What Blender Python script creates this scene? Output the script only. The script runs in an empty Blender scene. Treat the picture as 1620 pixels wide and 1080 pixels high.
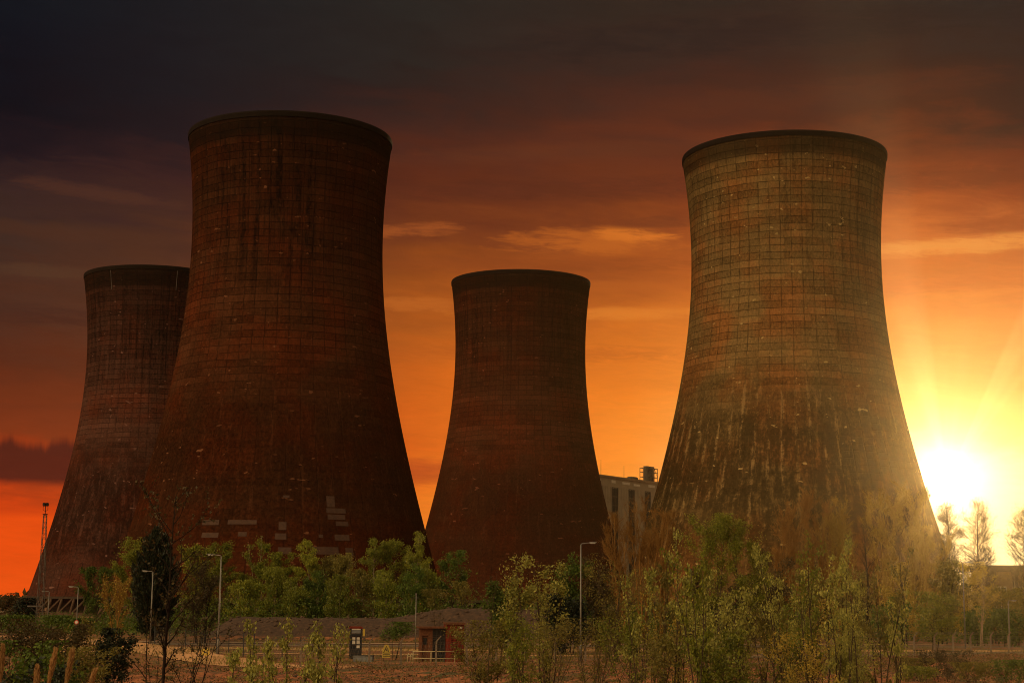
import bpy, math, random
import numpy as np
from mathutils import Vector, Matrix

scene = bpy.context.scene
scene.view_settings.view_transform = 'Standard'
scene.view_settings.look = 'None'
scene.view_settings.exposure = 0
scene.view_settings.gamma = 1
scene.render.film_transparent = False
scene.cycles.filter_width = 1.05
scene.cycles.use_denoising = True
scene.cycles.use_adaptive_sampling = False
COL = scene.collection
R = math.radians
rng = np.random.default_rng(11)
random.seed(5)

# ------------------------------------------------------------------ camera
F_PX, PITCH, ROLL, EYE = 2636.7, 0.15392, 0.00878, 6.0
cam_d = bpy.data.cameras.new('camera')
cam_o = bpy.data.objects.new('camera', cam_d)
COL.objects.link(cam_o)
cam_d.sensor_width = 36.0
cam_d.lens = 36.0 * F_PX / 1620.0
cam_d.clip_start = 0.5
cam_d.clip_end = 20000
M = Matrix.Rotation(math.pi / 2 + PITCH, 4, 'X') @ Matrix.Rotation(ROLL, 4, 'Z')
cam_o.matrix_world = Matrix.Translation((0, 0, EYE)) @ M
scene.camera = cam_o
M3 = M.to_3x3()


def at(px, py, d):
    """world point seen at a photo pixel, d metres ahead"""
    v = M3 @ Vector(((px - 810) / F_PX, (540 - py) / F_PX, -1.0))
    return Vector((v.x * d / v.y, d, EYE + v.z * d / v.y))


def lin(r, g, b):
    f = lambda c: c / 12.92 if c <= 0.04045 else ((c + 0.055) / 1.055) ** 2.4
    return (f(r / 255), f(g / 255), f(b / 255), 1.0)


# ------------------------------------------------------------------ terrain
def sstep(a, b, x):
    t = np.clip((x - a) / (b - a), 0, 1)
    return t * t * (3 - 2 * t)


_k = rng.uniform(-1, 1, (14, 3))


def wob(x, y, s, k0=0):
    o = 0
    for i in range(5):
        a, b, c = _k[k0 + i]
        n = math.hypot(a, b) + .2
        o = o + np.sin((a * x + b * y) / n * s * (1 + .55 * i) + c * 9) / (1 + .55 * i)
    return o / 2.2


def gz(x, y):
    x = np.asarray(x, float); y = np.asarray(y, float)
    z = 2.3 * (1 - sstep(58, 104, y))
    fg = sstep(104, 116, y) * (1 - sstep(136, 146, y + .0 * x - np.clip(x - 10, 0, 60) * .75))
    z = z + fg * np.clip(.22 + .38 * wob(x, y, .55) + .2 * wob(x, y, 1.7, 5), -.05, 2)
    # spoil bank below the trees
    top = 3.0 + 1.5 * sstep(-20, -9, x) * (1 - .8 * sstep(4, 11, x))
    top = top * sstep(-47, -41, x) * (1 - sstep(7, 15, x))
    m = sstep(246, 255, y) * (1 - sstep(262, 276, y))
    z = z + m * top * (1 + .06 * wob(x, y, .8, 3)) + m * .06 * wob(x, y, 1.3, 6)
    z = z + sstep(270, 330, y) * .05 * wob(x, y, .2, 2)
    return z


def gzf(x, y):
    return float(gz(x, y))


# ------------------------------------------------------------------ node helpers
class NT:
    def __init__(s, tree):
        s.t = tree; s.n = tree.nodes; s.l = tree.links

    def new(s, typ, **kw):
        n = s.n.new(typ)
        for k, v in kw.items():
            setattr(n, k, v)
        return n

    def put(s, sock, v):
        if isinstance(v, bpy.types.NodeSocket):
            s.l.new(v, sock)
        elif v is not None:
            sock.default_value = v

    def m(s, op, a, b=None, c=None, clamp=False):
        n = s.new('ShaderNodeMath', operation=op, use_clamp=clamp)
        s.put(n.inputs[0], a); s.put(n.inputs[1], b); s.put(n.inputs[2], c)
        return n.outputs[0]

    def mix(s, f, a, b, blend='MIX'):
        n = s.new('ShaderNodeMix', data_type='RGBA', blend_type=blend)
        s.put(n.inputs[0], f); s.put(n.inputs[6], a); s.put(n.inputs[7], b)
        return n.outputs[2]

    def noise(s, vec, scale, detail=4, rough=.55, dist=0, col=False):
        n = s.new('ShaderNodeTexNoise')
        s.put(n.inputs['Vector'], vec)
        n.inputs['Scale'].default_value = scale
        n.inputs['Detail'].default_value = detail
        n.inputs['Roughness'].default_value = rough
        n.inputs['Distortion'].default_value = dist
        return n.outputs['Color' if col else 'Fac']

    def ramp(s, f, stops, interp='LINEAR'):
        n = s.new('ShaderNodeValToRGB')
        e = n.color_ramp.elements
        n.color_ramp.interpolation = interp
        while len(e) < len(stops):
            e.new(.5)
        for i, (p, c) in enumerate(stops):
            e[i].position = p
            e[i].color = c if hasattr(c, '__len__') else (c, c, c, 1)
        s.put(n.inputs[0], f)
        return n.outputs[0]

    def rng(s, v, a, b, c=0., d=1., smooth=True):
        n = s.new('ShaderNodeMapRange', interpolation_type='SMOOTHSTEP' if smooth else 'LINEAR')
        s.put(n.inputs['Value'], v)
        n.inputs['From Min'].default_value = a; n.inputs['From Max'].default_value = b
        n.inputs['To Min'].default_value = c; n.inputs['To Max'].default_value = d
        return n.outputs[0]

    def comb(s, x, y, z=0.):
        n = s.new('ShaderNodeCombineXYZ')
        s.put(n.inputs[0], x); s.put(n.inputs[1], y); s.put(n.inputs[2], z)
        return n.outputs[0]

    def sep(s, v):
        n = s.new('ShaderNodeSeparateXYZ')
        s.l.new(v, n.inputs[0])
        return n.outputs

    def vmul(s, v, k):
        n = s.new('ShaderNodeVectorMath', operation='MULTIPLY')
        s.put(n.inputs[0], v); n.inputs[1].default_value = k
        return n.outputs[0]


def newmat(name):
    m = bpy.data.materials.new(name)
    m.use_nodes = True
    nt = NT(m.node_tree)
    return m, nt, m.node_tree.nodes['Principled BSDF']


def bump(nt, bsdf, h, strength=.4, dist=.05):
    b = nt.new('ShaderNodeBump')
    b.inputs['Strength'].default_value = strength
    b.inputs['Distance'].default_value = dist
    nt.l.new(h, b.inputs['Height'])
    nt.l.new(b.outputs[0], bsdf.inputs['Normal'])


def plain(name, c, rough=.7, metal=0., var=.25, scale=3.):
    m, nt, b = newmat(name)
    co = nt.new('ShaderNodeTexCoord').outputs['Object']
    n = nt.noise(co, scale, 5, .6)
    k = nt.rng(n, .25, .75, 1 - var, 1 + var, False)
    c4 = (c[0], c[1], c[2], 1)
    nt.l.new(nt.mix(1., c4, nt.comb(k, k, k), 'MULTIPLY'), b.inputs['Base Color'])
    b.inputs['Roughness'].default_value = rough
    b.inputs['Metallic'].default_value = metal
    b.inputs['Specular IOR Level'].default_value = .5 if rough < .6 else .08
    bump(nt, b, n, .2, .01)
    return m


def leafmat(name, c1, c2, trans=.35):
    m, nt, b = newmat(name)
    g = nt.new('ShaderNodeNewGeometry')
    oi = nt.new('ShaderNodeObjectInfo')
    r = g.outputs['Random Per Island']
    c = nt.mix(r, (*c1, 1), (*c2, 1))
    k = nt.m('MULTIPLY_ADD', oi.outputs['Random'], .3, .85)
    c = nt.mix(1., c, nt.comb(k, k, k), 'MULTIPLY')
    nt.l.new(c, b.inputs['Base Color'])
    b.inputs['Roughness'].default_value = .55
    b.inputs['Specular IOR Level'].default_value = .3
    tr = nt.new('ShaderNodeBsdfTranslucent')
    nt.l.new(c, tr.inputs[0])
    mx = nt.new('ShaderNodeMixShader')
    mx.inputs[0].default_value = trans
    nt.l.new(b.outputs[0], mx.inputs[1]); nt.l.new(tr.outputs[0], mx.inputs[2])
    nt.l.new(mx.outputs[0], m.node_tree.nodes['Material Output'].inputs[0])
    return m


# ------------------------------------------------------------------ mesh builder
class MB:
    """collects faces, links them as one mesh object"""

    def __init__(s):
        s.v = []; s.f = []; s.mi = []

    def add(s, vs, fs, mi=0):
        o = len(s.v)
        s.v += [tuple(v) for v in vs]
        s.f += [tuple(i + o for i in f) for f in fs]
        s.mi += [mi] * len(fs)

    def box(s, c, size, rz=0., mi=0):
        cx, cy, cz = c
        hx, hy, hz = [q / 2 for q in size]
        ca, sa = math.cos(rz), math.sin(rz)
        vs = []
        for z in (-hz, hz):
            for x, y in ((-hx, -hy), (hx, -hy), (hx, hy), (-hx, hy)):
                vs.append((cx + x * ca - y * sa, cy + x * sa + y * ca, cz + z))
        s.add(vs, [(3, 2, 1, 0), (4, 5, 6, 7), (0, 1, 5, 4), (1, 2, 6, 5), (2, 3, 7, 6), (3, 0, 4, 7)], mi)

    def tube(s, pts, rad, n=6, mi=0, cap=True):
        pts = [Vector(p) for p in pts]
        if not hasattr(rad, '__len__'):
            rad = [rad] * len(pts)
        vs = []; fs = []
        for i, p in enumerate(pts):
            t = (pts[min(i + 1, len(pts) - 1)] - pts[max(i - 1, 0)])
            t = t.normalized() if t.length > 1e-9 else Vector((0, 0, 1))
            a = Vector((1, 0, 0)) if abs(t.x) < .8 else Vector((0, 1, 0))
            u = t.cross(a).normalized(); w = t.cross(u)
            for k in range(n):
                q = 2 * math.pi * k / n
                vs.append(p + (u * math.cos(q) + w * math.sin(q)) * rad[i])
        for i in range(len(pts) - 1):
            for k in range(n):
                k2 = (k + 1) % n
                fs.append((i * n + k, i * n + k2, (i + 1) * n + k2, (i + 1) * n + k))
        if cap:
            fs.append(tuple(range(n - 1, -1, -1)))
            fs.append(tuple(range((len(pts) - 1) * n, len(pts) * n)))
        s.add(vs, fs, mi)

    def lathe(s, prof, n=24, mi=0, c=(0, 0, 0)):
        vs = []; fs = []
        for r, z in prof:
            for k in range(n):
                q = 2 * math.pi * k / n
                vs.append((c[0] + r * math.cos(q), c[1] + r * math.sin(q), c[2] + z))
        for i in range(len(prof) - 1):
            for k in range(n):
                k2 = (k + 1) % n
                fs.append((i * n + k, i * n + k2, (i + 1) * n + k2, (i + 1) * n + k))
        s.add(vs, fs, mi)

    def prism(s, poly, thick, org, ux, uy, mi=0):
        """flat outline poly (2-D) given thickness, standing in the ux/uy plane"""
        org, ux, uy = Vector(org), Vector(ux), Vector(uy)
        nn = ux.cross(uy).normalized()
        k = len(poly)
        vs = [org + ux * x + uy * y for x, y in poly] + [org + ux * x + uy * y + nn * thick for x, y in poly]
        fs = [tuple(range(k - 1, -1, -1)), tuple(range(k, 2 * k))] + [(i, (i + 1) % k, k + (i + 1) % k, k + i) for i in range(k)]
        s.add(vs, fs, mi)

    def build(s, name, mats, parent=None, smooth=False, loc=None):
        me = bpy.data.meshes.new(name)
        me.from_pydata(s.v, [], s.f)
        for m in (mats if isinstance(mats, (list, tuple)) else [mats]):
            me.materials.append(m)
        me.polygons.foreach_set('material_index', s.mi)
        if smooth:
            me.polygons.foreach_set('use_smooth', [True] * len(s.f))
        me.update()
        return link(name, me, parent, loc)


def link(name, me, parent=None, loc=None):
    o = bpy.data.objects.new(name, me)
    COL.objects.link(o)
    if parent is not None:
        o.parent = parent
    if loc is not None:
        o.location = loc
    return o


def tag(o, label=None, cat=None, group=None, kind=None):
    if label: o['label'] = label
    if cat: o['category'] = cat
    if group: o['group'] = group
    if kind: o['kind'] = kind
    return o


def thing(name, label, cat, loc=(0, 0, 0), rz=0., group=None):
    o = link(name, None, None, loc)
    o.rotation_euler = (0, 0, rz)
    return tag(o, label, cat, group)


def quads(name, ctr, ax1, ax2, mats, parent=None, loc=None):
    """rhombus leaves from numpy arrays of centres and half axes"""
    n = len(ctr)
    v = np.empty((n, 4, 3), np.float32)
    v[:, 0] = ctr - ax1; v[:, 1] = ctr - ax2 * 1. - ax1 * .1; v[:, 2] = ctr + ax1; v[:, 3] = ctr + ax2 - ax1 * .1
    me = bpy.data.meshes.new(name)
    me.vertices.add(n * 4); me.loops.add(n * 4); me.polygons.add(n)
    me.vertices.foreach_set('co', v.ravel())
    me.loops.foreach_set('vertex_index', np.arange(n * 4, dtype=np.int32))
    me.polygons.foreach_set('loop_start', np.arange(0, n * 4, 4, dtype=np.int32))
    me.update(calc_edges=True)
    me.materials.append(mats)
    return link(name, me, parent, loc)


def unit(a):
    return a / np.maximum(np.linalg.norm(a, axis=-1, keepdims=True), 1e-9)


# ------------------------------------------------------------------ world
SUN = at(1499, 757, 1000.) - Vector((0, 0, EYE))
SUN.normalize()
SUN_AZ = math.atan2(SUN.x, SUN.y)
SUN_EL = math.asin(SUN.z)


def yel(y):   # elevation in degrees for a photo row
    return math.degrees(PITCH + math.atan((540 - y) / F_PX))


def xaz(x):
    return math.degrees(math.atan((x - 810) / F_PX / .99))


def make_world():
    w = bpy.data.worlds.new('World')
    scene.world = w
    w.use_nodes = True
    nt = NT(w.node_tree)
    bg = w.node_tree.nodes['Background']
    d = nt.new('ShaderNodeTexCoord').outputs['Generated']
    x, y, z = nt.sep(d)
    U = nt.m('MULTIPLY', nt.m('ARCTAN2', x, y), 57.29578)
    V = nt.m('MULTIPLY', nt.m('ARCSINE', z), 57.29578)
    # wind-drawn cloud texture: noise on stretched azimuth/elevation
    p = nt.comb(nt.m('MULTIPLY', U, .16), nt.m('MULTIPLY', nt.m('ADD', V, nt.m('MULTIPLY', U, .05)), .75), 0.)
    n1 = nt.noise(p, 1., 6, .55, .6)
    n2 = nt.noise(nt.vmul(p, (2.6, 2.2, 1)), 1., 7, .6, .8)
    n3 = nt.noise(nt.vmul(p, (5., 7., 1)), 1., 8, .68, 1.2)
    Vw = nt.m('ADD', V, nt.m('MULTIPLY', nt.m('SUBTRACT', n1, .5), 3.2))
    Vw = nt.m('ADD', Vw, nt.m('MULTIPLY', nt.m('SUBTRACT', n2, .5), 2.0))
    TOP = 22.
    t = nt.m('DIVIDE', Vw, TOP, clamp=True)
    cols = [
        (0, [(960, 236, 84, 18), (860, 232, 78, 16), (800, 205, 64, 16), (770, 165, 56, 20), (700, 124, 52, 24), (600, 90, 42, 24), (500, 76, 44, 31), (400, 62, 41, 33), (330, 56, 36, 33), (275, 32, 22, 27), (200, 20, 17, 23), (100, 19, 19, 26), (10, 20, 23, 29)]),
        (270, [(960, 236, 84, 18), (860, 236, 82, 16), (780, 200, 70, 20), (700, 135, 58, 26), (600, 105, 52, 28), (500, 92, 52, 32), (420, 84, 48, 31), (350, 68, 40, 32), (300, 60, 34, 31), (240, 38, 26, 28), (150, 31, 26, 29), (10, 29, 28, 31)]),
        (650, [(960, 250, 130, 40), (820, 238, 124, 32), (720, 216, 96, 24), (620, 206, 96, 25), (520, 176, 88, 28), (450, 145, 72, 26), (380, 116, 56, 27), (300, 92, 42, 25), (230, 74, 38, 28), (150, 48, 33, 29), (80, 43, 36, 32), (10, 42, 37, 33)]),
        (1000, [(960, 255, 165, 60), (740, 254, 142, 40), (620, 238, 126, 32), (520, 208, 108, 32), (440, 168, 82, 29), (380, 142, 68, 28), (320, 112, 52, 26), (250, 100, 48, 28), (180, 80, 42, 29), (100, 60, 39, 31), (10, 52, 39, 31)]),
        (1440, [(960, 255, 232, 170), (760, 255, 216, 145), (680, 254, 190, 92), (600, 248, 162, 66), (520, 238, 140, 50), (450, 220, 116, 40), (380, 200, 100, 36), (330, 165, 76, 29), (270, 128, 58, 26), (200, 82, 42, 26), (100, 62, 38, 29), (10, 52, 40, 33)]),
        (1620, [(960, 255, 238, 178), (800, 255, 222, 152), (700, 252, 184, 92), (600, 242, 150, 62), (520, 234, 134, 54), (450, 210, 110, 44), (390, 190, 96, 40), (340, 140, 60, 26), (290, 112, 48, 26), (200, 62, 35, 27), (100, 52, 35, 29), (10, 50, 40, 35)]),
    ]
    cur = None
    px0 = None
    for px, st in cols:
        stops = [(max(0., min(1., yel(yy) / TOP)), lin(r, g, b)) for yy, r, g, b in st]
        c = nt.ramp(t, stops)
        cur = c if cur is None else nt.mix(nt.rng(U, xaz(px0), xaz(px), smooth=False), cur, c)
        px0 = px

    # separate cloud bands and bars
    def bar(cur, px, py, hw, hh, rgb, op, slope=0., rough=.9, hard=False):
        u0, v0 = xaz(px), yel(py)
        su, sv = hw / 46., hh / 46.
        du = nt.m('DIVIDE', nt.m('SUBTRACT', U, u0), su)
        dv = nt.m('SUBTRACT', nt.m('SUBTRACT', V, v0), nt.m('MULTIPLY', nt.m('SUBTRACT', U, u0), slope))
        dv = nt.m('DIVIDE', dv, sv)
        q = nt.m('ADD', nt.m('MULTIPLY', du, du), nt.m('MULTIPLY', dv, dv))
        q = nt.m('ADD', q, nt.m('MULTIPLY', nt.m('ADD', nt.m('MULTIPLY', nt.m('SUBTRACT', n2, .5), .8), nt.m('SUBTRACT', n3, .5)), 4.6 * rough))
        a = nt.rng(q, .75 if hard else -.3, 1.05 if hard else 1.9, op, 0.)
        return nt.mix(a, cur, lin(*rgb))
    cur = bar(cur, 940, 380, 135, 20, (200, 104, 35), .62)
    cur = bar(cur, 1010, 372, 60, 10, (225, 122, 40), .6, -.05)
    cur = bar(cur, 1045, 352, 70, 9, (112, 54, 28), .7, .03)
    cur = bar(cur, 655, 366, 75, 10, (165, 84, 36), .75, .06)
    cur = bar(cur, 950, 495, 190, 10, (228, 132, 46), .55)
    cur = bar(cur, 640, 484, 120, 10, (196, 104, 38), .6)
    cur = bar(cur, 140, 330, 120, 11, (86, 50, 36), .5, -.10)
    cur = bar(cur, 60, 456, 90, 11, (88, 57, 38), .6)
    cur = bar(cur, 1520, 402, 170, 13, (238, 152, 66), .7, .03)
    cur = bar(cur, 1600, 372, 90, 12, (150, 66, 27), .6, .02)
    cur = bar(cur, 1300, 160, 260, 22, (92, 48, 30), .5, .05)
    cur = bar(cur, 860, 420, 330, 11, (138, 66, 28), .5, .01)
    cur = bar(cur, 980, 452, 260, 9, (188, 96, 33), .45, -.01)
    cur = bar(cur, 900, 300, 380, 16, (84, 41, 27), .45, .02)
    cur = bar(cur, 1000, 235, 420, 14, (104, 54, 31), .4, .05)
    cur = bar(cur, 760, 560, 420, 12, (176, 84, 27), .4, 0)
    cur = bar(cur, 1540, 460, 200, 12, (206, 104, 40), .5, .02)
    cur = bar(cur, 1530, 300, 220, 15, (104, 48, 27), .5, .03)
    cur = bar(cur, 1200, 60, 460, 24, (44, 34, 30), .5, .04)
    cur = bar(cur, 90, 395, 260, 12, (78, 46, 32), .5, -.05)
    cur = bar(cur, 120, 520, 260, 14, (68, 38, 29), .5, .0)
    cur = bar(cur, 60, 640, 200, 12, (112, 50, 24), .4, .0)
    cur = bar(cur, 668, 748, 70, 20, (176, 66, 28), .75, 0, .4)
    # low dark bank with a lumpy top and a flat base, far left
    cb = nt.m('ADD', nt.m('MULTIPLY', nt.noise(nt.comb(nt.m('MULTIPLY', U, .9), 3.3, 0.), 1., 5, .6), 1.7), yel(757))
    up = nt.rng(nt.m('SUBTRACT', V, cb), -.16, .30, 1., 0.)
    dn = nt.rng(nt.m('ADD', V, nt.m('MULTIPLY', n2, .15)), yel(782), yel(765))
    lf = nt.rng(U, xaz(180), xaz(420), 1., 0.)
    cur = nt.mix(nt.m('MULTIPLY', nt.m('MULTIPLY', up, dn), nt.m('MULTIPLY', lf, .92)), cur, lin(72, 31, 23))
    # fine mottling
    k = nt.m('ADD', nt.m('ADD', nt.m('MULTIPLY', n2, .34), nt.m('MULTIPLY', n3, .22)), .72)
    cur = nt.mix(1., cur, nt.comb(k, k, k), 'MULTIPLY')

    # sun glow, by angle from the sun
    dt = nt.new('ShaderNodeVectorMath', operation='DOT_PRODUCT')
    nt.l.new(d, dt.inputs[0]); dt.inputs[1].default_value = SUN
    ang = nt.m('MULTIPLY', nt.m('ARCCOSINE', nt.m('MINIMUM', dt.outputs['Value'], 1.)), 57.29578)
    su, sv = math.degrees(SUN_AZ), math.degrees(SUN_EL)
    phi = nt.m('ARCTAN2', nt.m('SUBTRACT', V, sv), nt.m('SUBTRACT', U, su))
    rays = nt.noise(nt.comb(nt.m('MULTIPLY', phi, 2.2), 7.7, 0.), 1., 2, .5)
    rays = nt.rng(rays, .3, .72, .72, 1.35)
    g1 = nt.m('MULTIPLY', nt.m('POWER', 2.718, nt.m('MULTIPLY', ang, -1 / 2.5)), rays)
    cur = nt.mix(1., cur, nt.mix(1., (.46, .25, .15, 1), nt.comb(g1, g1, g1), 'MULTIPLY'), 'ADD')
    fan = nt.noise(nt.comb(nt.m('MULTIPLY', phi, 3.2), 2.2, 0.), 1., 2, .5)
    fan = nt.m('MULTIPLY', nt.rng(fan, .48, .68), nt.m('MULTIPLY', nt.rng(phi, .15, .6), nt.rng(phi, 2.2, 1.6)))
    g3 = nt.m('MULTIPLY', fan, nt.m('MULTIPLY', nt.rng(ang, 0., 1.5), nt.m('POWER', 2.718, nt.m('MULTIPLY', ang, -1 / 3.6))))
    cur = nt.mix(1., cur, nt.mix(1., (.55, .38, .16, 1), nt.comb(g3, g3, g3), 'MULTIPLY'), 'ADD')
    g2 = nt.m('POWER', 2.718, nt.m('MULTIPLY', nt.m('POWER', nt.m('DIVIDE', ang, 1.25), 2.), -1.))
    cur = nt.mix(1., cur, nt.mix(1., (1.0, .95, .74, 1), nt.comb(g2, g2, g2), 'MULTIPLY'), 'ADD')
    disc = nt.m('MULTIPLY', nt.rng(ang, .15, 1.02, 1., 0.), nt.rng(V, yel(728), yel(706), 1., .15))
    cur = nt.mix(disc, cur, (4., 3.8, 3.2, 1))

    # rest of the dome: the clear sky behind the viewer, tinted and lifted as added warm fill
    sky = nt.new('ShaderNodeTexSky', sky_type='NISHITA')
    sky.sun_disc = False
    sky.sun_elevation = SUN_EL
    sky.sun_rotation = SUN_AZ
    back = nt.mix(1., sky.outputs[0], BACK_TINT, 'MULTIPLY')
    back = nt.mix(1., back, BACK_ADD, 'ADD')
    # added fill light: a broad bright sky lobe high behind the viewer's left shoulder
    dl = nt.new('ShaderNodeVectorMath', operation='DOT_PRODUCT')
    nt.l.new(d, dl.inputs[0]); dl.inputs[1].default_value = Vector((-.62, -.52, .58)).normalized()
    lb = nt.m('POWER', nt.m('MAXIMUM', dl.outputs['Value'], 0.), 5.)
    back = nt.mix(1., back, nt.mix(1., LOBE, nt.comb(lb, lb, lb), 'MULTIPLY'), 'ADD')
    # keep orange along the horizon to the left and right of the view
    aU = nt.m('ABSOLUTE', U)
    side = nt.rng(aU, 35., 115.)
    high = nt.rng(V, 24., 55.)
    bm = nt.m('MAXIMUM', side, high)
    cur = nt.mix(bm, cur, back)
    cur = nt.mix(nt.rng(V, -1., -4.), cur, (.05, .03, .015, 1))
    nt.l.new(cur, bg.inputs['Color'])
    bg.inputs['Strength'].default_value = 1.
    w.cycles.sampling_method = 'MANUAL'
    w.cycles.sample_map_resolution = 1024


BACK_TINT = (.07, .05, .026, 1)
BACK_ADD = (.19, .13, .07, 1)
LOBE = (3.3, 2.3, 1.2, 1)
make_world()

sl = bpy.data.lights.new('sun', 'SUN')
sl.energy = .9
sl.angle = R(.6)
sl.color = (1., .66, .32)
so = bpy.data.objects.new('sun', sl)
COL.objects.link(so)
so.rotation_euler = (-SUN).to_track_quat('-Z', 'Y').to_euler()
so.location = (150, 300, 200)

# ------------------------------------------------------------------ materials
MAT = {}
MAT['steel'] = plain('galvanised_steel', (.10, .085, .075), .45, .6)
MAT['dark_steel'] = plain('dark_steel', (.022, .019, .017), .7, 0)
MAT['lamp_grey'] = plain('lamp_grey', (.15, .14, .125), .5, .1)
MAT['lamp_glass'] = plain('lamp_glass', (.5, .48, .44), .2)
MAT['post_concrete'] = plain('post_concrete', (.20, .15, .11), .9, 0, .3, 6)
MAT['wire'] = plain('wire', (.16, .14, .12), .5, .5)
MAT['black_paint'] = plain('black_paint', (.012, .013, .014), .4)
MAT['white_paint'] = plain('white_paint', (.55, .50, .43), .6)
MAT['cream_paint'] = plain('cream_paint', (.42, .34, .18), .55)
MAT['yellow_paint'] = plain('yellow_paint', (.45, .31, .04), .5)
MAT['red_paint'] = plain('red_paint', (.45, .04, .02), .5)
MAT['hut_red'] = plain('hut_red', (.15, .026, .015), .8, 0, .35, 5)
MAT['hut_brown'] = plain('hut_brown', (.12, .05, .026), .8, 0, .35, 5)
MAT['dark_glass'] = plain('dark_glass', (.02, .02, .02), .12)
MAT['trough_grey'] = plain('trough_grey', (.16, .16, .16), .8)
MAT['bark'] = plain('bark', (.055, .038, .024), .9, 0, .4, 8)
MAT['bark_pale'] = plain('bark_pale', (.26, .20, .13), .85, 0, .5, 6)
MAT['bark_dark'] = plain('bark_dark', (.022, .015, .011), .9, 0, .4, 8)
MAT['bark_orange'] = plain('bark_orange', (.21, .105, .028), .8, 0, .35, 6)
MAT['pane'] = plain('pane', (.022, .021, .020), .62)
MAT['panel_pale'] = plain('panel_pale', (.31, .255, .185), .8, 0, .15, .3)
MAT['roof_dark'] = plain('roof_dark', (.07, .06, .05), .7)
MAT['wall_rose'] = plain('wall_rose', (.22, .155, .10), .85, 0, .2, .5)
MAT['bark_gold'] = plain('bark_gold', (.28, .18, .045), .8, 0, .35, 6)
MAT['plume'] = leafmat('plume', (.50, .30, .12), (.38, .21, .08), .4)

MAT['leaf_spring'] = leafmat('leaf_spring', (.24, .25, .024), (.08, .10, .011))
MAT['leaf_bright'] = leafmat('leaf_bright', (.33, .33, .032), (.115, .14, .016))
MAT['leaf_green'] = leafmat('leaf_green', (.115, .17, .018), (.036, .060, .008))
MAT['leaf_dark'] = leafmat('leaf_dark', (.020, .028, .010), (.008, .013, .006), .15)
MAT['leaf_olive'] = leafmat('leaf_olive', (.22, .18, .032), (.10, .09, .02))
MAT['leaf_poplar'] = leafmat('leaf_poplar', (.42, .40, .085), (.14, .15, .032))
MAT['leaf_orange'] = leafmat('leaf_orange', (.30, .155, .028), (.16, .085, .017))
MAT['leaf_gold'] = leafmat('leaf_gold', (.46, .34, .055), (.27, .20, .03))
MAT['leaf_brown'] = leafmat('leaf_brown', (.095, .066, .022), (.04, .032, .012))
MAT['leaf_grey'] = leafmat('leaf_grey', (.16, .13, .05), (.07, .06, .026))
MAT['weed'] = leafmat('weed', (.18, .15, .04), (.07, .05, .02))
MAT['dead_leaf'] = leafmat('dead_leaf', (.28, .12, .045), (.10, .045, .02))


def ground_mat():
    m, nt, b = newmat('ground_soil')
    co = nt.new('ShaderNodeTexCoord').outputs['Object']
    x, y, z = nt.sep(co)
    n1 = nt.noise(co, .12, 5, .6)
    n2 = nt.noise(co, .9, 6, .65)
    n3 = nt.noise(co, 5., 5, .7)
    soil = nt.ramp(n2, [(.25, (.065, .027, .013, 1)), (.45, (.20, .065, .025, 1)), (.6, (.34, .115, .04, 1)), (.8, (.45, .19, .07, 1))])
    green = nt.ramp(n3, [(.3, (.025, .026, .009, 1)), (.6, (.07, .068, .018, 1)), (.8, (.13, .11, .03, 1))])
    far = nt.rng(y, 150, 190)
    gm = nt.m('ADD', nt.rng(n1, .42, .6), nt.m('MULTIPLY', far, .35), clamp=True)
    gm = nt.m('MULTIPLY', gm, nt.rng(n2, .62, .42))
    c = nt.mix(gm, soil, green)
    # the spoil bank: dark purple-brown rubble
    hb = nt.m('MULTIPLY', nt.rng(y, 244, 248), nt.rng(y, 285, 275))
    hb = nt.m('MULTIPLY', hb, nt.rng(z, .25, .7))
    spoil = nt.ramp(nt.noise(co, 1.6, 8, .75), [(.3, (.018, .010, .006, 1)), (.55, (.062, .032, .018, 1)), (.78, (.15, .080, .042, 1))])
    c = nt.mix(hb, c, spoil)
    nt.l.new(c, b.inputs['Base Color'])
    b.inputs['Roughness'].default_value = .95
    bump(nt, b, nt.m('ADD', n2, nt.m('MULTIPLY', n3, .5)), .45, .12)
    return m


def sheet_mat(name, c1, c2, sc=1.2):
    m, nt, b = newmat(name)
    co = nt.new('ShaderNodeTexCoord').outputs['Object']
    n = nt.noise(co, sc, 7, .68)
    nf = nt.noise(co, sc * 9, 3, .7)
    f = nt.m('ADD', nt.rng(n, .3, .7), nt.m('MULTIPLY', nt.m('SUBTRACT', nf, .5), .5), clamp=True)
    nt.l.new(nt.mix(f, (*c1, 1), (*c2, 1)), b.inputs['Base Color'])
    b.inputs['Roughness'].default_value = .9
    bump(nt, b, nf, .5, .03)
    return m


MAT['ground'] = ground_mat()
MAT['track'] = sheet_mat('sandy_track', (.34, .165, .07), (.68, .37, .17), .5)
MAT['road'] = sheet_mat('road_asphalt', (.11, .075, .05), (.20, .135, .085), .7)
MAT['verge'] = sheet_mat('dry_verge', (.30, .16, .055), (.60, .34, .13), .5)
MAT['kerb'] = sheet_mat('kerb_stone', (.34, .24, .16), (.44, .32, .21), 1.)


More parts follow.
